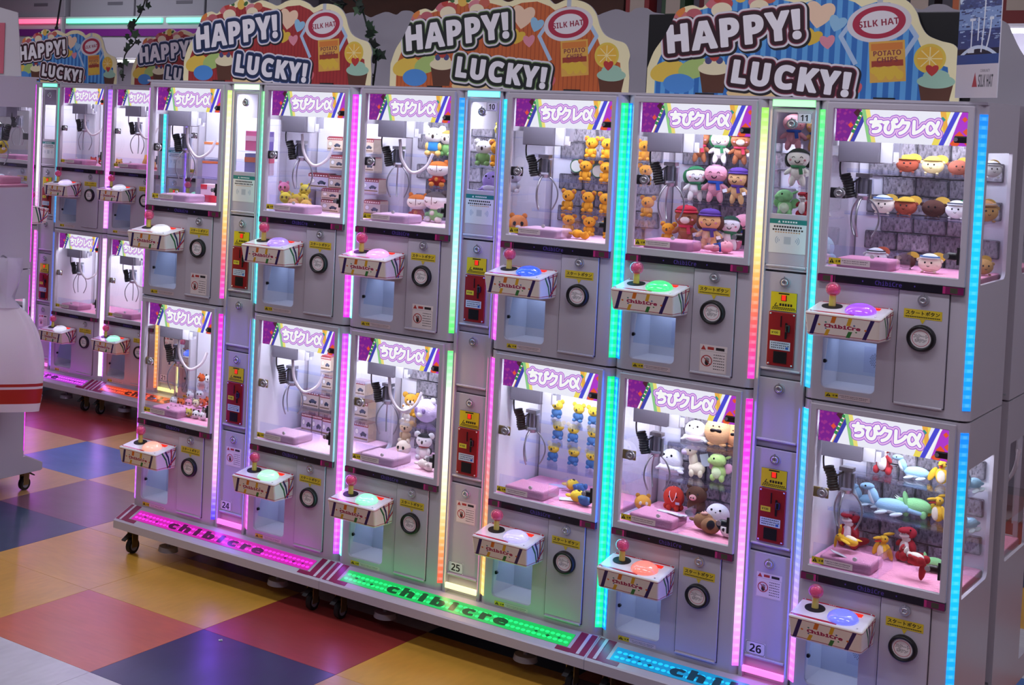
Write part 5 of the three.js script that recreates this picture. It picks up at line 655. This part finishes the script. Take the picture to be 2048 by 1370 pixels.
// machine 25, lower booth before the pillar
at = 'in lower booth before pillar 25'; gr = 'plush pets'; z = -0.31;
y = shelf(m2, 0, rowY(824, 838, z)); toy('bear', 'plush_bear', 'golden plush bear on shelf ' + at, { c: 0xe0a838, muzzle: 0xf2e8d8 }, 824, 812, 50, -0.35, y, gr); toy('bear', 'plush_dog', 'white plush dog with orange ear on shelf ' + at, { c: 0xf0e8e0, inner: 0xd89038 }, 814, 822, 34, -0.26, y, gr); toy('round', 'plush_animal', 'lilac and white big plush on shelf ' + at, { c: 0xd8c8ec, ear: 0xf4f0fa, eye: 0xa088c8 }, 853, 818, 52, -0.3, y, gr);
y = FL(0); toy('bear', 'plush_bear', 'beige plush bear stacked behind the cream one ' + at, { c: 0xe0c8a0 }, 812, 858, 44, -0.31, y + 0.035, gr); toy('round', 'plush_animal', 'cream round plush on floor ' + at, { c: 0xeedfc8 }, 808, 873, 32, -0.24, y, gr); toy('bear', 'plush_bear', 'black and white collared plush bear on floor ' + at, { c: 0xf0ecea, patch: 0x2a2828, collar: 0xa83838, muzzle: 0xf8f4f2 }, 849, 874, 56, -0.24, y, gr); lying('bear', 'plush_dog', 'white plush dog lying near the door latch ' + at, { c: 0xf2e4dc }, 850, 928, 42, -0.1, y, 1.2, gr);

// machine 24: cartons and balls
at = 'in upper booth after pillar 24'; gr = 'toy car cartons'; z = -0.335;
y = shelf(m1, 1, rowY(676, 301, z)); carton('toy carton with car picture on top shelf ' + at, 678, 288, 30, 26, z, y, 0, gr);
y = shelf(m1, 1, rowY(680, 338, z)); carton('toy carton with car picture on second shelf ' + at, 682, 324, 28, 26, z, y, 0, gr);
y = shelf(m1, 1, rowY(645, 376, z)); carton('toy carton with car picture on third shelf ' + at, 645, 361, 40, 28, z, y, 1, gr); carton('second toy carton of third shelf ' + at, 679, 365, 26, 26, z, y, 0, gr);
y = FL(1); carton('toy carton with car picture on pink floor ' + at, 668, 414, 36, 24, -0.27, y, 0, gr); carton('toy carton stacked on the floor carton ' + at, 668, 394, 34, 20, -0.27, y + 0.052, 0, gr);
z = -0.335; at = 'by the glass, upper booth after pillar 24';
y = rowY(676, 301, z); carton('toy carton on top shelf ' + at, 742, 292, 26, 26, z, y, 0, gr); y = rowY(680, 338, z); carton('toy carton on second shelf ' + at, 743, 330, 26, 26, z, y, 0, gr);
y = rowY(645, 376, z); carton('toy carton on third shelf ' + at, 748, 368, 34, 26, z, y, 1, gr); carton('toy carton on floor ' + at, 752, 410, 32, 28, z, FL(1), 0, gr);
gr = 'yellow ball plush pile'; for (const [px, py, dz, c] of [[571, 392, 0, 0xe0c840], [588, 396, 0.03, 0xd8b838], [606, 396, 0, 0xe0c040], [600, 376, -0.03, 0xd8c040], [568, 372, -0.03, 0xd87a98], [586, 412, 0.06, 0xd8a060], [612, 410, 0.05, 0xe0b050]]) { const p = atZ(px, py, -0.245 + dz), t = thing('plush_ball', c === 0xd87a98 ? 'pink plush ball on top of the yellow plush ball pile' : 'yellow plush ball in the pile of the upper booth after pillar 24', 'plush toy', p.x, Math.max(FL(1), p.y - 0.03), -0.245 + dz, 0.4, c === 0xd87a98 ? undefined : gr); PLUSH.round(t, { c, eye: 0x6a5030, snout: c }); t.scale.setScalar(0.052); settle(t); }
at = 'in lower booth after pillar 24'; gr = 'toy car cartons of the lower booth';
y = shelf(m1, 1, rowY(659, 739, z)); carton('toy carton with red lid on top shelf ' + at, 660, 726, 20, 27, z, y, 0, gr); y = shelf(m1, 1, rowY(661, 776, z)); carton('toy carton with red lid on second shelf ' + at, 662, 763, 20, 27, z, y, 0, gr);
y = shelf(m1, 1, rowY(636, 814, z)); carton('toy carton with red lid on third shelf ' + at, 628, 797, 36, 31, z, y, 0, gr); carton('second toy carton of third shelf ' + at, 658, 800, 20, 30, z, y, 0, gr);
y = FL(0); carton('toy carton on the floor beside the white wall ' + at, 622, 846, 22, 36, -0.3, y, 1, gr); carton('toy carton in the middle of the floor row ' + at, 642, 850, 22, 36, -0.3, y, 1, gr); carton('last toy carton of the floor row ' + at, 662, 854, 20, 34, -0.3, y, 1, gr);
at = 'by the glass, lower booth after pillar 24'; z = -0.335;
y = rowY(661, 776, z); carton('toy carton on second shelf ' + at, 724, 796, 26, 27, z, y, 0, gr); y = rowY(636, 814, z); carton('toy carton on third shelf ' + at, 728, 826, 30, 31, z, y, 0, gr); carton('toy carton on floor ' + at, 730, 866, 28, 36, z, FL(0), 1, gr);
gr = 'round animal plush of the end booth'; at = 'in the lower end booth before pillar 24';
const rounds = [[406, 756, -0.36, 0xd8602c, 'orange'], [420, 756, -0.36, 0xe8e8ea, 'white'], [347, 801, -0.2, 0xd4d6de, 'pale grey'], [362, 804, -0.22, 0xd86c34, 'orange'], [377, 805, -0.24, 0xe09ab0, 'pink'], [392, 806, -0.26, 0xe8e0a8, 'cream yellow'], [405, 805, -0.28, 0xd85a2c, 'orange'], [417, 802, -0.3, 0xd0582c, 'orange'], [399, 787, -0.33, 0xe0e4e8, 'white'], [380, 789, -0.32, 0xe4e6ea, 'white'], [346, 828, -0.1, 0xe8a8c0, 'pink'], [362, 830, -0.12, 0xe09ab8, 'pink'], [377, 834, -0.1, 0xe0cc40, 'yellow'], [392, 836, -0.1, 0xe8e8ea, 'white'], [406, 838, -0.1, 0xe6e4e8, 'white'], [412, 823, -0.16, 0x2a2a30, 'black']];
const shy = shelf(m1, 0, rowY(410, 766, -0.34)); rounds.forEach(([px, py, zz, c, n], i) => { const p = atZ(px, py, zz), t = thing('plush_ball', n + (i < 2 ? ' round animal plush on the shelf ' : ' round animal plush in the heap ') + at, 'plush toy', p.x, i < 2 ? shy : Math.max(FL(0), p.y - 0.019), zz, rr(-0.3, 0.6), gr); PLUSH.round(t, { c, ear: c === 0xe8e8ea ? 0x202020 : undefined, eye: 0x2a2020 }); t.scale.setScalar(0.038); settle(t); });
// upper end booth: a red and white carton
y = FL(1); { const t = placed('prize_box', 'red and white prize box on the floor of the upper end booth before pillar 24', 'prize box', 424, 375, -0.2, y, undefined, 0.2); mesh('carton', box(0.07, 0.075, 0.07), mat(0xe8c8d0, 0.5), t, 0, 0.0375, 0); mesh('red_base', box(0.073, 0.03, 0.073), mat(0xc8283c, 0.5), t, 0, 0.015, 0); mesh('red_corner', box(0.03, 0.02, 0.002), mat(0xc8283c, 0.5), t, -0.02, 0.064, 0.036); settle(t); }
for (const [px, py, lab, c1, c2] of [[432, 300, 'white prize box with orange edge on the top shelf of the upper end booth', 0xd8d4dc, 0xd8804a], [428, 338, 'lilac prize box with orange edge on the lower shelf of the upper end booth', 0xb8a8cc, 0xd8703a]]) { y = shelf(m1, 0, rowY(px, py + 16, -0.33)); const t = placed('prize_box', lab, 'prize box', px, py, -0.33, y, undefined, 0.25); mesh('carton', box(0.09, 0.07, 0.05), mat(c1, 0.5), t, 0, 0.035, 0); mesh('edge_band', box(0.092, 0.01, 0.052), mat(c2, 0.5), t, 0, 0.064, 0); settle(t); }

// pillar display cases
const CX = (m) => m.position.x + (XR + COL + XL) / 2, SH = [Y0[1] + 0.541, Y0[1] + 0.638, Y0[1] + 0.748];
const inCase = (kind, name, label, o, m, dx, k, h, zz = -0.1, turn = 0.2) => { const t = thing(name, label, 'plush toy', CX(m) + dx, SH[k], zz, turn); PLUSH[kind](t, o); t.scale.setScalar(h); settle(t, m.position.x + XR + 0.004, m.position.x + COL + XL - 0.004, -0.033); return t; };
inCase('doll', 'plush_doll', 'pink plush doll with blue scarf in the display case of pillar 11', { ...PINKD, tag: 0 }, m3, -0.028, 2, 0.115); inCase('doll', 'plush_doll', 'tan plush doll at the top of the display case of pillar 11', { c: 0xc8985c, scarf: 0x4a6ab0 }, m3, 0.034, 2, 0.105, -0.12);
inCase('doll', 'plush_doll', 'white plush doll with black hair and green scarf in the display case of pillar 11', { c: 0xf0eee4, hair: 0x1c2a22, scarf: 0x3a8a5a, tag: 1 }, m3, 0.004, 1, 0.115, -0.06); inCase('doll', 'plush_doll', 'pale pink plush doll behind the white one in the display case of pillar 11', { c: 0xe8b0c8 }, m3, -0.04, 1, 0.10, -0.17);
inCase('trex', 'plush_dinosaur', 'red plush dinosaur in the display case of pillar 11', RED, m3, 0.02, 0, 0.088, -0.09, -0.3); inCase('dragon', 'plush_dinosaur', 'green plush dinosaur in the display case of pillar 11', { c: 0x8ed08a, belly: 0xd8ecc8, wing: 0x8ed08a }, m3, -0.036, 0, 0.085, -0.08); inCase('seal', 'plush_animal', 'white plush in the display case of pillar 11', { c: 0xe8e6e4 }, m3, 0.04, 0, 0.075, -0.19);
inCase('bear', 'plush_bear', 'white plush dog with green shirt in the display case of pillar 10', { c: 0xf0ece8, body: 0x8ab870, shirt: 0x8ab870 }, m2, -0.032, 1, 0.10, -0.08); inCase('bear', 'plush_bear', 'orange plush bear in the display case of pillar 10', ORA, m2, 0.036, 1, 0.10, -0.07); inCase('round', 'plush_ball', 'small yellow striped plush at the top of the display case of pillar 10', { c: 0xe0d050, eye: 0x202020 }, m2, 0.034, 2, 0.05, -0.08);
inCase('seal', 'plush_animal', 'lilac plush animal in the display case of pillar 10', { c: 0xa890d8, belly: 0xd8d0ea }, m2, 0.0, 0, 0.088, -0.10, 0.1); inCase('bear', 'plush_bear', 'grey plush animal behind the lilac one in the display case of pillar 10', { c: 0xb4b2bc }, m2, 0.02, 0, 0.09, -0.22);
for (const [dx, k, c1, c2, lab] of [[-0.03, 1, 0xd86a94, 0xe8b8cc, 'pink'], [0.034, 1, 0x7a62c0, 0xb4a8d8, 'violet'], [-0.03, 0, 0x8a86b4, 0xd87a5a, 'grey-blue'], [0.04, 0, 0xd8c8dc, 0xd85a7a, 'pale lilac']]) { const t = thing('prize_box', lab + ' prize box in the display case of pillar 24', 'prize box', CX(m1) + dx, SH[k], -0.1, 0.3); mesh('carton', box(0.05, k ? 0.08 : 0.085, 0.05), mat(c1, 0.5), t, 0, k ? 0.04 : 0.0425, 0); mesh('edge_band', box(0.052, 0.02, 0.052), mat(c2, 0.5), t, 0, k ? 0.05 : 0.06, 0); }

for (const [m, kind, name, lab, o, dx, zz, h, dy] of [[m3, 'dragon', 'plush_dinosaur', 'pale green plush at the bottom of the display case of pillar 11', { c: 0xb0d8a8, belly: 0xe0ecd8, wing: 0xb0d8a8 }, -0.03, -0.2, 0.1, 0], [m3, 'doll', 'plush_doll', 'cream plush doll at the bottom of the display case of pillar 11', { c: 0xf0e0cc, scarf: 0xd84a4a }, 0.03, -0.16, 0.1, 0], [m3, 'seal', 'plush_animal', 'pale blue plush at the bottom of the display case of pillar 11', { c: 0xc0dce4 }, 0.02, -0.28, 0.1, 0],
  [m2, 'bear', 'plush_dog', 'yellow and white plush dog at the bottom of the display case of pillar 10', { c: 0xe8d070, body: 0xf0ece0, muzzle: 0xf4f0e8, shirt: 0x6a9ac8 }, -0.02, -0.14, 0.11, 0], [m2, 'round', 'plush_animal', 'orange plush at the bottom of the display case of pillar 10', { c: 0xd88038 }, 0.028, -0.25, 0.075, 0]]) { const t = thing(name, lab, 'plush toy', CX(m) + dx, Y0[1] + 0.392, zz, 0.5); PLUSH[kind](t, o); t.scale.setScalar(h); settle(t, m.position.x + XR + 0.004, m.position.x + COL + XL - 0.004, -0.033); }
// rear row: small goods
for (const [i, [px, py, c, h, lab]] of [[150, 312, 0xc03028, 0.05, 'red'], [170, 314, 0xc83a2c, 0.05, 'scarlet'], [190, 318, 0xd04038, 0.055, 'crimson'], [205, 322, 0xe0a838, 0.05, 'golden']].entries()) { const t = thing('plush_ball', lab + ' small plush in the upper violet lit rear booth', 'plush toy', BX + COL + 0.12 + i * 0.075, Y0[1] + 0.403, BZ - 0.2, 0.4); PLUSH.round(t, { c }); t.scale.setScalar(h); }
for (const [i, [c, lab]] of [[0xe0a048, 'amber'], [0xe8b058, 'honey'], [0xd8d8dc, 'white'], [0xe8b860, 'sandy']].entries()) { const t = thing('prize_bottle', lab + ' prize bottle on the floor of the upper orange lit rear booth', 'bottle', BX + PERIOD + 0.1 + i * 0.06, Y0[1] + 0.403, BZ - 0.21, 0); mesh('bottle', G('bottle', () => new THREE.LatheGeometry([[0.0001, 0], [0.02, 0], [0.022, 0.04], [0.012, 0.062], [0.008, 0.085], [0.0001, 0.086]].map((a) => new THREE.Vector2(...a)), 14)), mat(c, 0.35), t); mesh('red_tray', box(0.05, 0.012, 0.05), mat(0xc8402c, 0.5), t, 0, 0.006, 0); }
{ const t = thing('plush_bear', 'golden plush bear with navy body in the lower violet lit rear booth', 'plush toy', BX + COL + 0.3, Y0[0] + 0.403, BZ - 0.12, 0.3); PLUSH.bear(t, { c: 0xc8a030, body: 0x2a2a4a }); t.scale.setScalar(0.085); }
for (const [i, [c, lab]] of [[0x24242a, 'black'], [0x4a6ac0, 'blue'], [0x8a6a3a, 'brown']].entries()) { const t = thing('plush_bear', lab + ' plush bear in the lower orange lit rear booth', 'plush toy', BX + PERIOD + 0.15 + i * 0.09, Y0[0] + 0.403, BZ - 0.235 - i * 0.03, 0.3); PLUSH.bear(t, { c }); t.scale.setScalar(0.1); }
for (const [i, [c, dy, lab]] of [[0xd8c040, 0.14, 'yellow'], [0x6ab04a, 0.08, 'green'], [0x7ac060, 0.0, 'light green'], [0x4a9ac0, 0.0, 'teal']].entries()) { const t = thing('plush_ball', lab + ' plush behind the side window of the machine by the prize bag', 'plush toy', -0.957 - 0.12, Y0[1] + 0.403 + dy, -0.23 + 0.10 + i * 0.055, 1.2); PLUSH.round(t, { c }); t.scale.setScalar(0.075); }

// ------------------------------------------------------------------ things beside and behind the rows
{ // prize bag hanging on the side of the machine
  const t = thing('prize_bag', 'large white plastic prize bag with red stripes hanging on a machine side', 'plastic bag', -0.80, 0.47, 0.06, Math.PI / 2 - 0.62);
  const W = 0.36, H = 0.50, D = 0.12, nx = 64, ny = 26, pos = [], uv = [], idx = [];
  for (let j = 0; j <= ny; j++) for (let i = 0; i <= nx; i++) {
    const a = i / nx * Math.PI * 2, v = j / ny, top = Math.pow(v, 5), wob = 1 + 0.035 * Math.sin(a * 3 + v * 5) + 0.05 * Math.sin(a * 9 + v * 3) * v * v + 0.03 * Math.sin(a * 14 - v * 11) * v, k = (1 - 0.72 * top) * (0.94 + 0.08 * Math.sin(v * 3)), c = Math.cos(a), s = Math.sin(a), sq = (q) => Math.sign(q) * Math.pow(Math.abs(q), 0.6);
    pos.push(sq(c) * W / 2 * k * wob, v * H, sq(s) * D / 2 * (0.55 + 0.45 * Math.sin(Math.PI * Math.min(1, v * 0.9 + 0.12))) * k * wob); uv.push(i / nx, v);
  }
  for (let j = 0; j < ny; j++) for (let i = 0; i < nx; i++) { const p = j * (nx + 1) + i; idx.push(p, p + 1, p + nx + 1, p + 1, p + nx + 2, p + nx + 1); }
  const g = new THREE.BufferGeometry(); g.setAttribute('position', new THREE.Float32BufferAttribute(pos, 3)); g.setAttribute('uv', new THREE.Float32BufferAttribute(uv, 2)); g.setIndex(idx); g.computeVertexNormals();
  const tex = canvasTex(512, 512, (c, W2, H2) => { c.fillStyle = '#f0eaec'; c.fillRect(0, 0, W2, H2); c.fillStyle = '#b8281c'; c.fillRect(0, 402, W2, 70); c.fillRect(0, 376, W2, 14); c.fillStyle = '#c02a20'; c.beginPath(); c.moveTo(300, 180); c.lineTo(340, 210); c.lineTo(300, 250); c.fill(); c.fillStyle = '#302830'; c.fillRect(290, 268, 40, 8); });
  mesh('bag_body', g, new THREE.MeshPhysicalMaterial({ map: tex, roughness: 0.4, transmission: 0.22, thickness: 0, side: THREE.DoubleSide }), t);
  const film = new THREE.MeshPhysicalMaterial({ color: 0xe8e6ee, roughness: 0.3, transmission: 0.45, thickness: 0 });
  const handle = new THREE.LatheGeometry([[0.06, 0], [0.035, 0.05], [0.05, 0.10], [0.075, 0.17], [0.06, 0.23]].map((a) => new THREE.Vector2(...a)), 14); { const p = handle.attributes.position; for (let i = 0; i < p.count; i++) { const a = Math.atan2(p.getZ(i), p.getX(i)); p.setX(i, p.getX(i) * (1 + 0.28 * Math.sin(a * 4 + p.getY(i) * 60))); p.setZ(i, p.getZ(i) * 0.5); } handle.computeVertexNormals(); }
  mesh('gathered_top', handle, film, t, 0, H - 0.02, 0); mesh('hook', G('baghook', () => tube([[0, 0.66, 0], [0, 0.70, 0.01], [-0.01, 0.71, -0.06], [-0.01, 0.70, -0.12]], 0.004, 12, 6)), M.steel, t);
}
{ // sign board on that machine
  const t = thing('sign_board', 'white board with pink panel standing on the machine beside the prize bag', 'sign', -1.13, Y0[1] + UNIT + 0.002, -0.06, 0.3); const s = new THREE.Shape(); [[0, 0], [0.20, 0], [0.17, 0.30], [0, 0.34]].forEach(([a, b], i) => (i ? s.lineTo(a, b) : s.moveTo(a, b)));
  mesh('board', new THREE.ExtrudeGeometry(s, { depth: 0.006, bevelEnabled: false }), mat(0xb8b4b8, 0.7), t); mesh('pink_panel', box(0.14, 0.24, 0.004), mat(0xb85a6a, 0.6), t, 0.035, 0.13, 0.009);
}
// big crane machines against the far wall
for (const [k, [x0, x1, c, lab]] of [[-6.9, -4.27, '#ff3a78', 'pink'], [-4.23, -2.1, '#30ffb8', 'mint green']].entries()) {
  const w = x1 - x0, t = thing('large_crane_machine', 'tall white crane machine with ' + lab + ' light bar against the far wall', 'crane game', (x0 + x1) / 2, 0, -3.9, 0);
  mesh('cabinet', merge([bx(w, 0.75, 0.6, 0, 0.375, 0), bx(w, 0.32, 0.6, 0, 2.40, 0), bx(0.06, 1.5, 0.6, -w / 2 + 0.03, 1.5, 0), bx(0.06, 1.5, 0.6, w / 2 - 0.03, 1.5, 0), bx(w, 1.5, 0.03, 0, 1.5, -0.28)]), M.white, t);
  mesh('purple_band', box(w - 0.02, 0.055, 0.01), mat(0x7a2a86, 0.4), t, 0, 2.435, 0.306); for (const s of [-1, 1]) mesh('light_bar', box(w / 2 - 0.05, 0.035, 0.02), glow(c, 1.3), t, s * w / 4, 2.525, 0.31); mesh('glass_pane', plane(w - 0.12, 1.5), M.glass, t, 0, 1.5, 0.29); mesh('prize_floor', box(w - 0.12, 0.03, 0.54), M.pinkfurpale, t, 0, 0.77, 0);
  mesh('light_tube', box(w - 0.2, 0.02, 0.03), M.tube, t, 0, 2.22, 0.2); area(w - 0.2, 0.05, 0xeef0ff, 6, t, [0, 2.2, 0.2], [0, 0, 0.1]); area(w - 0.1, 0.04, hex(c), 2, t, [0, 2.525, 0.325], [0, 2.525, 3]);
  for (let i = 0; i < 3; i++) { const b = thing('storage_box', 'pale storage box with dark mark on the ' + lab + ' lit crane machine', 'storage box', (x0 + x1) / 2 - w / 3 + i * w / 3, 2.562, -3.86, 0, 'storage boxes on the ' + lab + ' lit machine'); mesh('box', rbox(w / 3 - 0.02, 0.30, 0.45, 0.006), mat(0x9a96a0, 0.7), b, 0, 0.15, 0); mesh('mark', box(0.1, 0.03, 0.002), M.dark, b, -0.1, 0.19, 0.226); mesh('handle_slot', box(0.16, 0.025, 0.002), mat(0x66626c, 0.7), b, 0.15, 0.10, 0.226); }
}
{ const t = thing('wall_fascia', 'brown wood fascia board high on the far wall', 'fascia', -0.75, 2.52, -3.95); mesh('board', box(2.1, 0.6, 0.06), mat(0x5a301c, 0.6, 0, { map: mottle }), t, 0, 0.3, 0); mesh('lower_rail', box(2.1, 0.03, 0.08), mat(0x4a2616, 0.6), t, 0, 0.015, 0.005); }
{ // white display shelf behind the rows
  const t = thing('display_shelf', 'white display shelf unit with lit top against the far wall', 'shelf unit', 1.75, 0, -3.75);
  mesh('back_board', box(2.7, 2.46, 0.03), mat(0xe8e6ee, 0.5), t, 0, 1.23, -0.2); for (const yy of [0.5, 1.0, 1.5, 1.95, 2.22, 2.46]) mesh('shelf_board', box(2.7, 0.025, 0.4), mat(0xe8e6ee, 0.5), t, 0, yy, 0); for (const xx of [-1.34, -0.45, 0.45, 0.9, 1.34]) mesh('upright', box(0.025, 2.46, 0.4), mat(0xdcdae4, 0.5), t, xx, 1.23, 0);
  mesh('light_tube', box(2.6, 0.02, 0.03), M.tube, t, 0, 2.435, 0.19); area(2.6, 0.06, 0xf4f2ff, 14, t, [0, 2.42, 0.2], [0, 0.9, -0.1]);
  const cols = [0x8a1c1c, 0x2a4a2a, 0x6a1a20, 0x1a1a20, 0xb84a3a, 0x4a5a2a, 0xa02a30, 0x2a2a30, 0xc86a3a, 0x7a1a1a, 0x345a34, 0x982428];
  cols.forEach((c, i) => { const b = thing('toy_figure_box', ['dark red', 'dark green', 'maroon', 'black', 'coral', 'olive', 'crimson', 'charcoal', 'orange', 'oxblood', 'fern green', 'scarlet'][i] + ' boxed figure on top of the white display shelf', 'toy box', 0.52 + i * 0.22, 2.473, -3.68, rr(-0.2, 0.2), 'boxed figures on the display shelf'); mesh('box', rbox(0.15, 0.2 + 0.05 * (i % 3), 0.1, 0.004), mat(c, 0.5), b, 0, 0.1 + 0.025 * (i % 3), 0); mesh('window', box(0.09, 0.1, 0.002), mat(0xb8a898, 0.4), b, 0, 0.12, 0.051); });
}
{ // hanging poster
  const a = atZ(1910, 202, -0.04), b = atZ(1994, 189, 0.13), w = Math.hypot(b.x - a.x, b.z - a.z), t = thing('hanging_poster', 'blue hanging poster with pale lettered foot beside the blue striped sign', 'poster', (a.x + b.x) / 2, (a.y + b.y) / 2, (a.z + b.z) / 2, -Math.atan2(b.z - a.z, b.x - a.x));
  const tex = canvasTex(512, 1024, (g, W, H) => {
    g.fillStyle = '#16122a'; g.fillRect(0, 0, W, H); const mid = 500; g.fillStyle = '#32407a'; g.fillRect(0, mid, W, 270); g.fillStyle = '#7c98c8'; g.fillRect(0, mid + 60, W, 110); for (let i = 0; i < 160; i++) { g.fillStyle = ['#4a5c98', '#a8c0e0', '#28305c'][i % 3]; g.fillRect(rr(0, W), mid + rr(0, 260), rr(10, 60), rr(3, 9)); }
    g.strokeStyle = '#c8d8ec'; g.lineWidth = 34; g.beginPath(); g.moveTo(0, mid + 20); g.quadraticCurveTo(180, mid - 110, 260, mid - 60); g.quadraticCurveTo(400, mid - 40, W, mid + 10); g.stroke(); g.beginPath(); g.moveTo(0, mid + 330); g.quadraticCurveTo(240, mid + 200, W, mid + 320); g.lineWidth = 18; g.stroke(); g.fillStyle = '#2c4888'; g.fillRect(0, mid + 300, W, 90);
    g.strokeStyle = '#d8e0ea'; g.lineWidth = 16; for (const [x, y0, y1, dx] of [[170, mid + 120, mid + 270, 0], [250, mid + 110, mid + 230, 0], [320, mid + 20, mid + 290, -26], [400, mid + 120, mid + 280, -50]]) { g.beginPath(); g.moveTo(x, y0); g.quadraticCurveTo(x, (y0 + y1) / 2, x + dx, y1); g.stroke(); } g.fillStyle = '#d8e0ea'; g.fillRect(140, mid + 112, 70, 14); g.fillRect(380, mid + 112, 50, 14); g.fillRect(130, mid + 270, 80, 22);
    g.fillStyle = '#cbc4cc'; g.fillRect(0, 850, W, H - 850); g.fillStyle = '#a83a44'; g.beginPath(); g.moveTo(240, 892); g.lineTo(272, 968); g.lineTo(208, 968); g.fill(); g.fillStyle = '#3c3a44'; g.save(); g.translate(282, 968); g.scale(0.72, 1.5); g.font = 'bold 58px sans-serif'; g.fillText('SILK HAT', 0, 0); g.restore(); g.font = '20px sans-serif'; g.fillText('COMMUNITY', 300, 892);
  });
  mesh('print', box(w, 0.56, 0.003), [M.inner, M.inner, M.inner, M.inner, printed(tex, 0.35), M.inner], t, 0, 0.28, 0); mesh('hanger_strip', box(0.022, 0.95, 0.004), mat(0x9a9098, 0.5), t, 0.0, 0.19 + 0.66, 0.004); mesh('top_rod', box(w, 0.012, 0.01), M.grey, t, 0, 0.563, 0);
}
// ivy garlands hanging between the signs
const leafGeo = (() => { const s = new THREE.Shape(); s.moveTo(0, 0); s.lineTo(0.35, 0.1); s.lineTo(0.28, 0.38); s.lineTo(0.55, 0.55); s.lineTo(0.2, 0.7); s.lineTo(0, 1.05); s.lineTo(-0.2, 0.7); s.lineTo(-0.55, 0.55); s.lineTo(-0.28, 0.38); s.lineTo(-0.35, 0.1); const g = new THREE.ExtrudeGeometry(s, { depth: 0.02, bevelEnabled: false }); const p = g.attributes.position; for (let i = 0; i < p.count; i++) p.setZ(i, p.getZ(i) - 0.35 * p.getX(i) ** 2 - 0.15 * p.getY(i) ** 2); g.computeVertexNormals(); return g; })();
const leafMats = [mat(0x26402a, 0.6), mat(0x1c2e20, 0.6), mat(0x3c5a3c, 0.6), mat(0x141c16, 0.6)];
function ivy(label, pts, z, n, size) {
  const P = pts.map(([px, py]) => atZ(px, py, z)), t = thing('ivy_garland', label, 'ivy', P[0].x, P[0].y, z); const c = new THREE.CatmullRomCurve3(P.map((p) => p.clone().sub(t.position)));
  mesh('stem', new THREE.TubeGeometry(c, 30, 0.004, 6), leafMats[3], t); for (let i = 0; i < n; i++) { const p = c.getPoint((i + 0.5) / n), l = mesh('leaf', leafGeo, leafMats[i % 4], t, p.x + rr(-0.02, 0.02), p.y + rr(-0.02, 0.02), p.z + rr(0, 0.03)); l.scale.setScalar(size * rr(0.7, 1.25)); l.rotation.set(rr(-0.5, 0.5), rr(-0.6, 0.6), rr(0, 6.3)); }
}
ivy('dark ivy garland hanging between the two rear header signs', [[300, -120], [290, 0], [280, 30], [262, 60], [272, 80], [250, 110], [245, 162]], -1.2, 22, 0.045);
ivy('dark ivy garland hanging between the signs of machines 24 and 25', [[690, -120], [700, -10], [722, 15], [735, 55], [745, 85], [752, 115], [746, 172]], -0.42, 18, 0.05);
ivy('short ivy spray over the edge of the red header sign', [[650, -90], [640, -30], [660, 2], [690, 8]], -0.5, 9, 0.045);
{ const a = atZ(140, -120, -1.5), b = atZ(113, 56, -1.5), t = thing('hanging_wire', 'thin black wire hanging in front of the pink light bar', 'wire', b.x, b.y, -1.5); mesh('wire', new THREE.TubeGeometry(new THREE.LineCurve3(V(0, 0, 0), a.clone().sub(b).multiplyScalar(3.2)), 2, 0.006, 6), M.black, t); mesh('weight', ball(0.012, 10), M.black, t); }
{ const d = ray(441, 1281), k = -camera.position.y / d.y, p = camera.position.clone().addScaledVector(d, k), t = thing('paper_scrap', 'tiny white paper scrap lying on the dark blue floor tile', 'paper scrap', p.x, 0.001, p.z, 0.5); mesh('paper', box(0.014, 0.002, 0.008), mat(0xe8e8ec, 0.7), t); mesh('fold', box(0.006, 0.002, 0.008), mat(0xd8d8de, 0.7), t, 0.003, 0.002, 0).rotation.z = 0.3; }

renderer.render(scene, camera);
